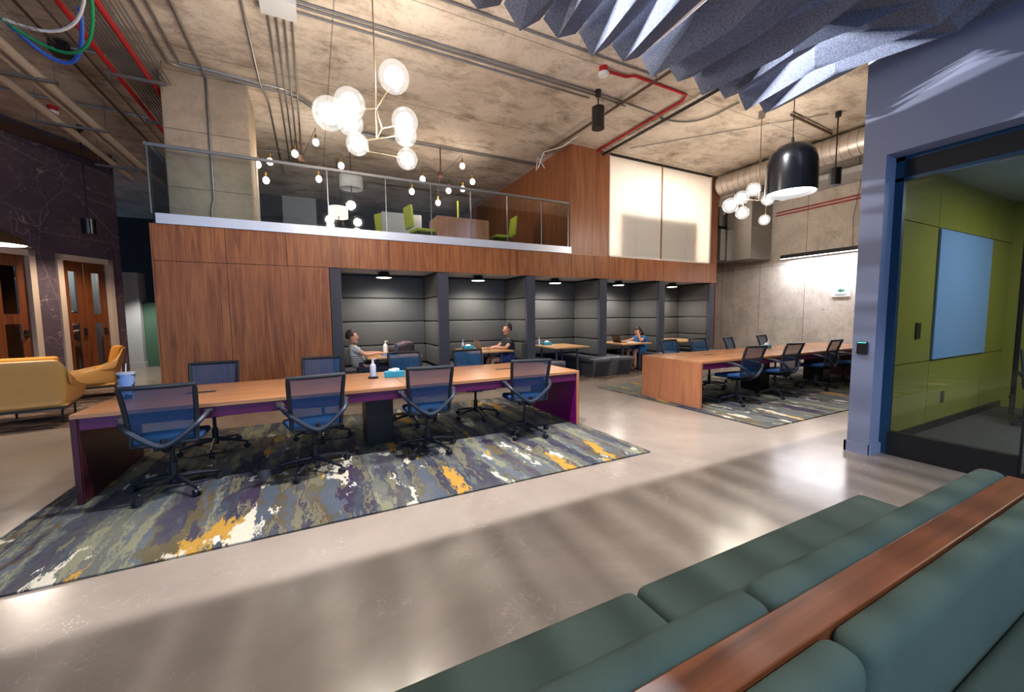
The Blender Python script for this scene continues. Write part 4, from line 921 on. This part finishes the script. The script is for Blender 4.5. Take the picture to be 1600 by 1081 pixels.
def person(label, loc, rz, J, shirt, pants, hair, longhair=False, bare_legs=False, sleeves=.55, shoe=None, dress=False):
    """local +x is forward; J holds joints"""
    d = thing('person', label, 'person', loc, rz); T = Matrix.Identity(4)
    pel, wst, chs, nk, hd = J['pelvis'], J['waist'], J['chest'], J['neck'], J['head']
    hv = (Vector(hd)-Vector(nk)).normalized(); face = Vector(J.get('face', (1, 0, 0))).normalized()
    side = hv.cross(face).normalized()
    H = Vector(hd)
    ch_ = [[pel+(.13,), wst+(.115,), chs+(.13,), nk+(.052,)]]
    for s_, k in ((1, 'l'), (-1, 'r')):
        sh, el, wr = J['sh'+k], J['el'+k], J['wr'+k]
        ch_.append([chs+(.13,), sh+(.055,), lerp(sh, el, .5)+(.043,), el+(.038,), lerp(el, wr, .5)+(.034,), wr+(.024,)])
        hp, kn, an, to = J['hp'+k], J['kn'+k], J['an'+k], J['to'+k]
        ch_.append([pel+(.13,), hp+(.085,), lerp(hp, kn, .5)+(.075,), kn+(.055,), lerp(kn, an, .4)+(.052,), an+(.034,), to+(.03,)])
        hdv = Vector(J['hd'+k]).normalized(); w = Vector(wr); lat = hdv.cross(Vector((0, 0, 1))).normalized(); dn = hdv.cross(lat)
        palm = w+hdv*.05
        ch_.append([wr+(.024,), tuple(palm)+(.030, .018), tuple(w+hdv*.085)+(.034, .016)])
        for q, ln in ((-.027, .062), (-.009, .075), (.009, .07), (.027, .055)):
            b0 = w+hdv*.075+lat*q; b1 = b0+hdv*ln*.55; b2 = b1+hdv*ln*.45+Vector((0, 0, -.022))
            ch_.append([tuple(b0)+(.009,), tuple(b1)+(.008,), tuple(b2)+(.0065,)])
        th = w+hdv*.035-lat*s_*.02
        ch_.append([tuple(th)+(.011,), tuple(th+hdv*.03-lat*s_*.03)+(.009,), tuple(th+hdv*.055-lat*s_*.035)+(.007,)])
    body = skin_mesh(ch_, 'body', M['skin'], d, T)
    # head shape is merged into the body mesh
    bm = bmesh.new(); bm.from_mesh(body.data)
    n0 = len(bm.verts)
    R3 = Matrix((face, side, hv)).transposed()
    def add(c, r, sc, seg=16):
        g = bmesh.ops.create_uvsphere(bm, u_segments=seg, v_segments=seg//2+2, radius=r)['verts']
        for v in g:
            p = Vector((v.co.x*sc[0], v.co.y*sc[1], v.co.z*sc[2]))
            if r > .09 and p.z < 0: p.x = p.x*(1+.25*p.z/.12)+.012; p.y *= 1+.32*p.z/.12
            v.co = H+R3 @ (Vector(c)+p)
    add((0, 0, 0), .10, (.95, .78, 1.2), 20)
    add((.098, 0, -.012), .018, (1.2, .75, 1.5), 10)          # nose
    add((.086, 0, -.055), .018, (.6, 1.3, .4), 10)            # lips
    add((.07, 0, -.095), .03, (.9, 1, .7), 10)                # chin
    for s_ in (-1, 1):
        add((-.005, s_*.08, -.01), .026, (.7, .35, 1.15), 10)   # ears
        add((.078, s_*.032, .022), .014, (.8, 1.2, .8), 8)      # eye lids
    bmesh.ops.create_cone  # noqa
    for f in bm.faces: f.smooth = True
    bm.to_mesh(body.data); bm.free()
    e = MB()
    for s_ in (-1, 1): e.ball(H+R3 @ Vector((.088, s_*.033, .020)), .007, 8)
    e.done('eyes', M['black'], d, True)
    # hair
    m = MB(); g = bmesh.ops.create_uvsphere(m.bm, u_segments=20, v_segments=14, radius=.1045)['verts']
    kill = []
    for v in g:
        p = Vector((v.co.x*.98, v.co.y*.86, v.co.z*1.2))
        if (p.x > .045 and p.z < .06) or (p.x > -.01 and p.z < -.01) or p.z < -.075: kill.append(v)
        v.co = H+R3 @ (p+Vector((-.01, 0, .006)))
    bmesh.ops.delete(m.bm, geom=kill, context='VERTS')
    m.done('hair', hair, d, True, .012)
    if longhair:
        tail = [tuple(H+R3 @ Vector((-.07, 0, .02)))+(.06,), tuple(H+R3 @ Vector((-.11, 0, -.12)))+(.055,), tuple(H+R3 @ Vector((-.12, 0, -.26)))+(.045,), tuple(H+R3 @ Vector((-.11, 0, -.36)))+(.02,)]
        skin_mesh([tail], 'long_hair', hair, d, T)
    # shirt
    sh_ = [[pel+(.165,), wst+(.148,), chs+(.142,), lerp(chs, nk, .62)+(.085,)]]
    for k in 'lr':
        sh, el = J['sh'+k], J['el'+k]
        sh_.append([chs+(.142,), sh+(.068,), lerp(sh, el, sleeves*.5)+(.060,), lerp(sh, el, sleeves)+(.056,)])
    if dress:
        for k in 'lr': sh_.append([pel+(.16,), J['hp'+k]+(.11,), lerp(J['hp'+k], J['kn'+k], .85)+(.10,)])
    skin_mesh(sh_, 'dress' if dress else 'shirt', shirt, d, T)
    if not dress:
        pn = []
        for k in 'lr':
            hp, kn, an = J['hp'+k], J['kn'+k], J['an'+k]
            if bare_legs: pn.append([pel+(.14,), hp+(.10,), lerp(hp, kn, .7)+(.088,)])
            else: pn.append([pel+(.14,), hp+(.098,), lerp(hp, kn, .5)+(.086,), kn+(.066,), lerp(kn, an, .5)+(.06,), lerp(kn, an, .95)+(.05,)])
        skin_mesh(pn, 'shorts' if bare_legs else 'trousers', pants, d, T)
    for k in 'lr':
        an, to = J['an'+k], J['to'+k]
        skin_mesh([[lerp(an, to, -.25)+(.042,), lerp(an, to, .5)+(.045,), lerp(to, an, -.15)+(.036,)]], 'shoe', shoe or M['black'], d, T)
    return d
def sit(lean=-.12, hx=.0, hz=1.13, reach=.42, hzr=.80, sep=.18, knee=.46, drop=.06):
    J = dict(pelvis=(0, 0, .53), waist=(lean*.5, 0, .68), chest=(lean, 0, .86), neck=(lean+hx*.5, 0, .985), head=(lean+hx, 0, hz))
    for s_, k in ((1, 'l'), (-1, 'r')):
        J['sh'+k] = (lean, s_*.17, .925); J['wr'+k] = (reach, s_*.09, hzr); J['el'+k] = ((lean+reach)/2-.02, s_*.22, .78)
        J['hd'+k] = (1, -s_*.12, -.1)
        J['hp'+k] = (.04, s_*.09, .52); J['kn'+k] = (knee, s_*.12, .52); J['an'+k] = (knee-.02, s_*.13, .09); J['to'+k] = (knee+.13, s_*.14, .04)
    return J
t = NT('grey_striped_cotton'); xyz = t.sep(t.map()); st = t.math('GREATER_THAN', t.math('SINE', t.math('MULTIPLY', xyz[2], 150)), .55)
t.bsdf(t.mix(t.math('MULTIPLY', st, t.math('LESS_THAN', xyz[2], .80)), col(190, 190, 188), col(70, 76, 82)), .9); M['stripe'] = t.m
J = sit(-.15, .0, 1.13, .33, .80); J['face'] = (1, 0, -.1)
person('person in a grey t-shirt with dark stripes sitting in the first booth with a laptop', (.78, 7.95, 0), 0, J, M['stripe'], plain('dark_jeans', col(44, 52, 74), .9), M['hair'])
J = sit(.0, .02, 1.19, .37, .79); J['face'] = (1, 0, -.25)
person('person in a black t-shirt and blue shorts sitting in the second booth', (3.93, 8.02, 0), PI, J, plain('black_cotton', col(30, 36, 44), .9), plain('blue_shorts', col(40, 58, 120), .9), M['hair'], bare_legs=True, shoe=M['white'])
J = sit(.06, .06, 1.02, .30, .80, knee=.38); J['face'] = (1, .1, -.6); J['chest'] = (.06, 0, .80); J['neck'] = (.1, 0, .91); J['head'] = (.15, 0, 1.02)
for k, s_ in (('l', 1), ('r', -1)): J['sh'+k] = (.07, s_*.15, .86)
J['ell'] = (.24, .20, .79); J['wrl'] = (.24, .11, .95); J['hdl'] = (-.15, -.3, 1); J['elr'] = (.2, -.2, .78); J['wrr'] = (.42, -.1, .79)
person('person in a blue dress leaning their head on a hand in the fourth booth', (7.98, 8.0, 0), PI, J, plain('blue_dress', col(32, 110, 176), .85), None, M['hair'], longhair=True, dress=True, shoe=plain('brown_sandal', col(120, 80, 60), .6))
# person seen through the door pane
J = sit(-.05, .02, 1.15, .28, .85)
for k, s_ in (('l', 1), ('r', -1)):
    J['hp'+k] = (0, s_*.09, .86); J['kn'+k] = (.02, s_*.1, .47); J['an'+k] = (0, s_*.1, .09); J['to'+k] = (.13, s_*.11, .04)
for k in ('pelvis', 'waist', 'chest', 'neck', 'head'): p = J[k]; J[k] = (p[0]*.3, p[1], p[2]+.42)
for k in 'lr':
    for q in ('sh', 'el', 'wr'): p = J[q+k]; J[q+k] = (p[0]*.8, p[1], p[2]+.40)
person('person in dark clothes standing behind the narrow glass pane of the wooden door', (PW.x+math.cos(pang)*-.5-math.sin(pang)*.65, PW.y+math.sin(pang)*-.5+math.cos(pang)*.65, 0), pang-PI/2, J, plain('navy_shirt', col(40, 50, 90), .9), plain('black_trousers', col(26, 26, 30), .9), M['hair'])
# ================================================================ unseen fill lamps added behind the camera to brighten floor and sofa
for x, lb in ((-2.0, 'added fill lamp behind the camera on the left'), (2.6, 'added fill lamp behind the camera on the right')):
    d = thing('added_fill_lamp', lb, 'fill lamp', (x, -3.0, 5.1))
    MB().box((-1.5, -.15, 0), (1.5, .15, .08), .005).cyl((-1.2, 0, .08), (-1.2, 0, .3), .006).cyl((1.2, 0, .08), (1.2, 0, .3), .006).done('housing', M['black'], d)
    MB().box((-1.48, -.13, -.006), (1.48, .13, 0)).done('diffuser', M['bar'], d)
    light('AREA', (x, -3.0, 5.08), 150, (.80, .88, 1), (2.9, .26))
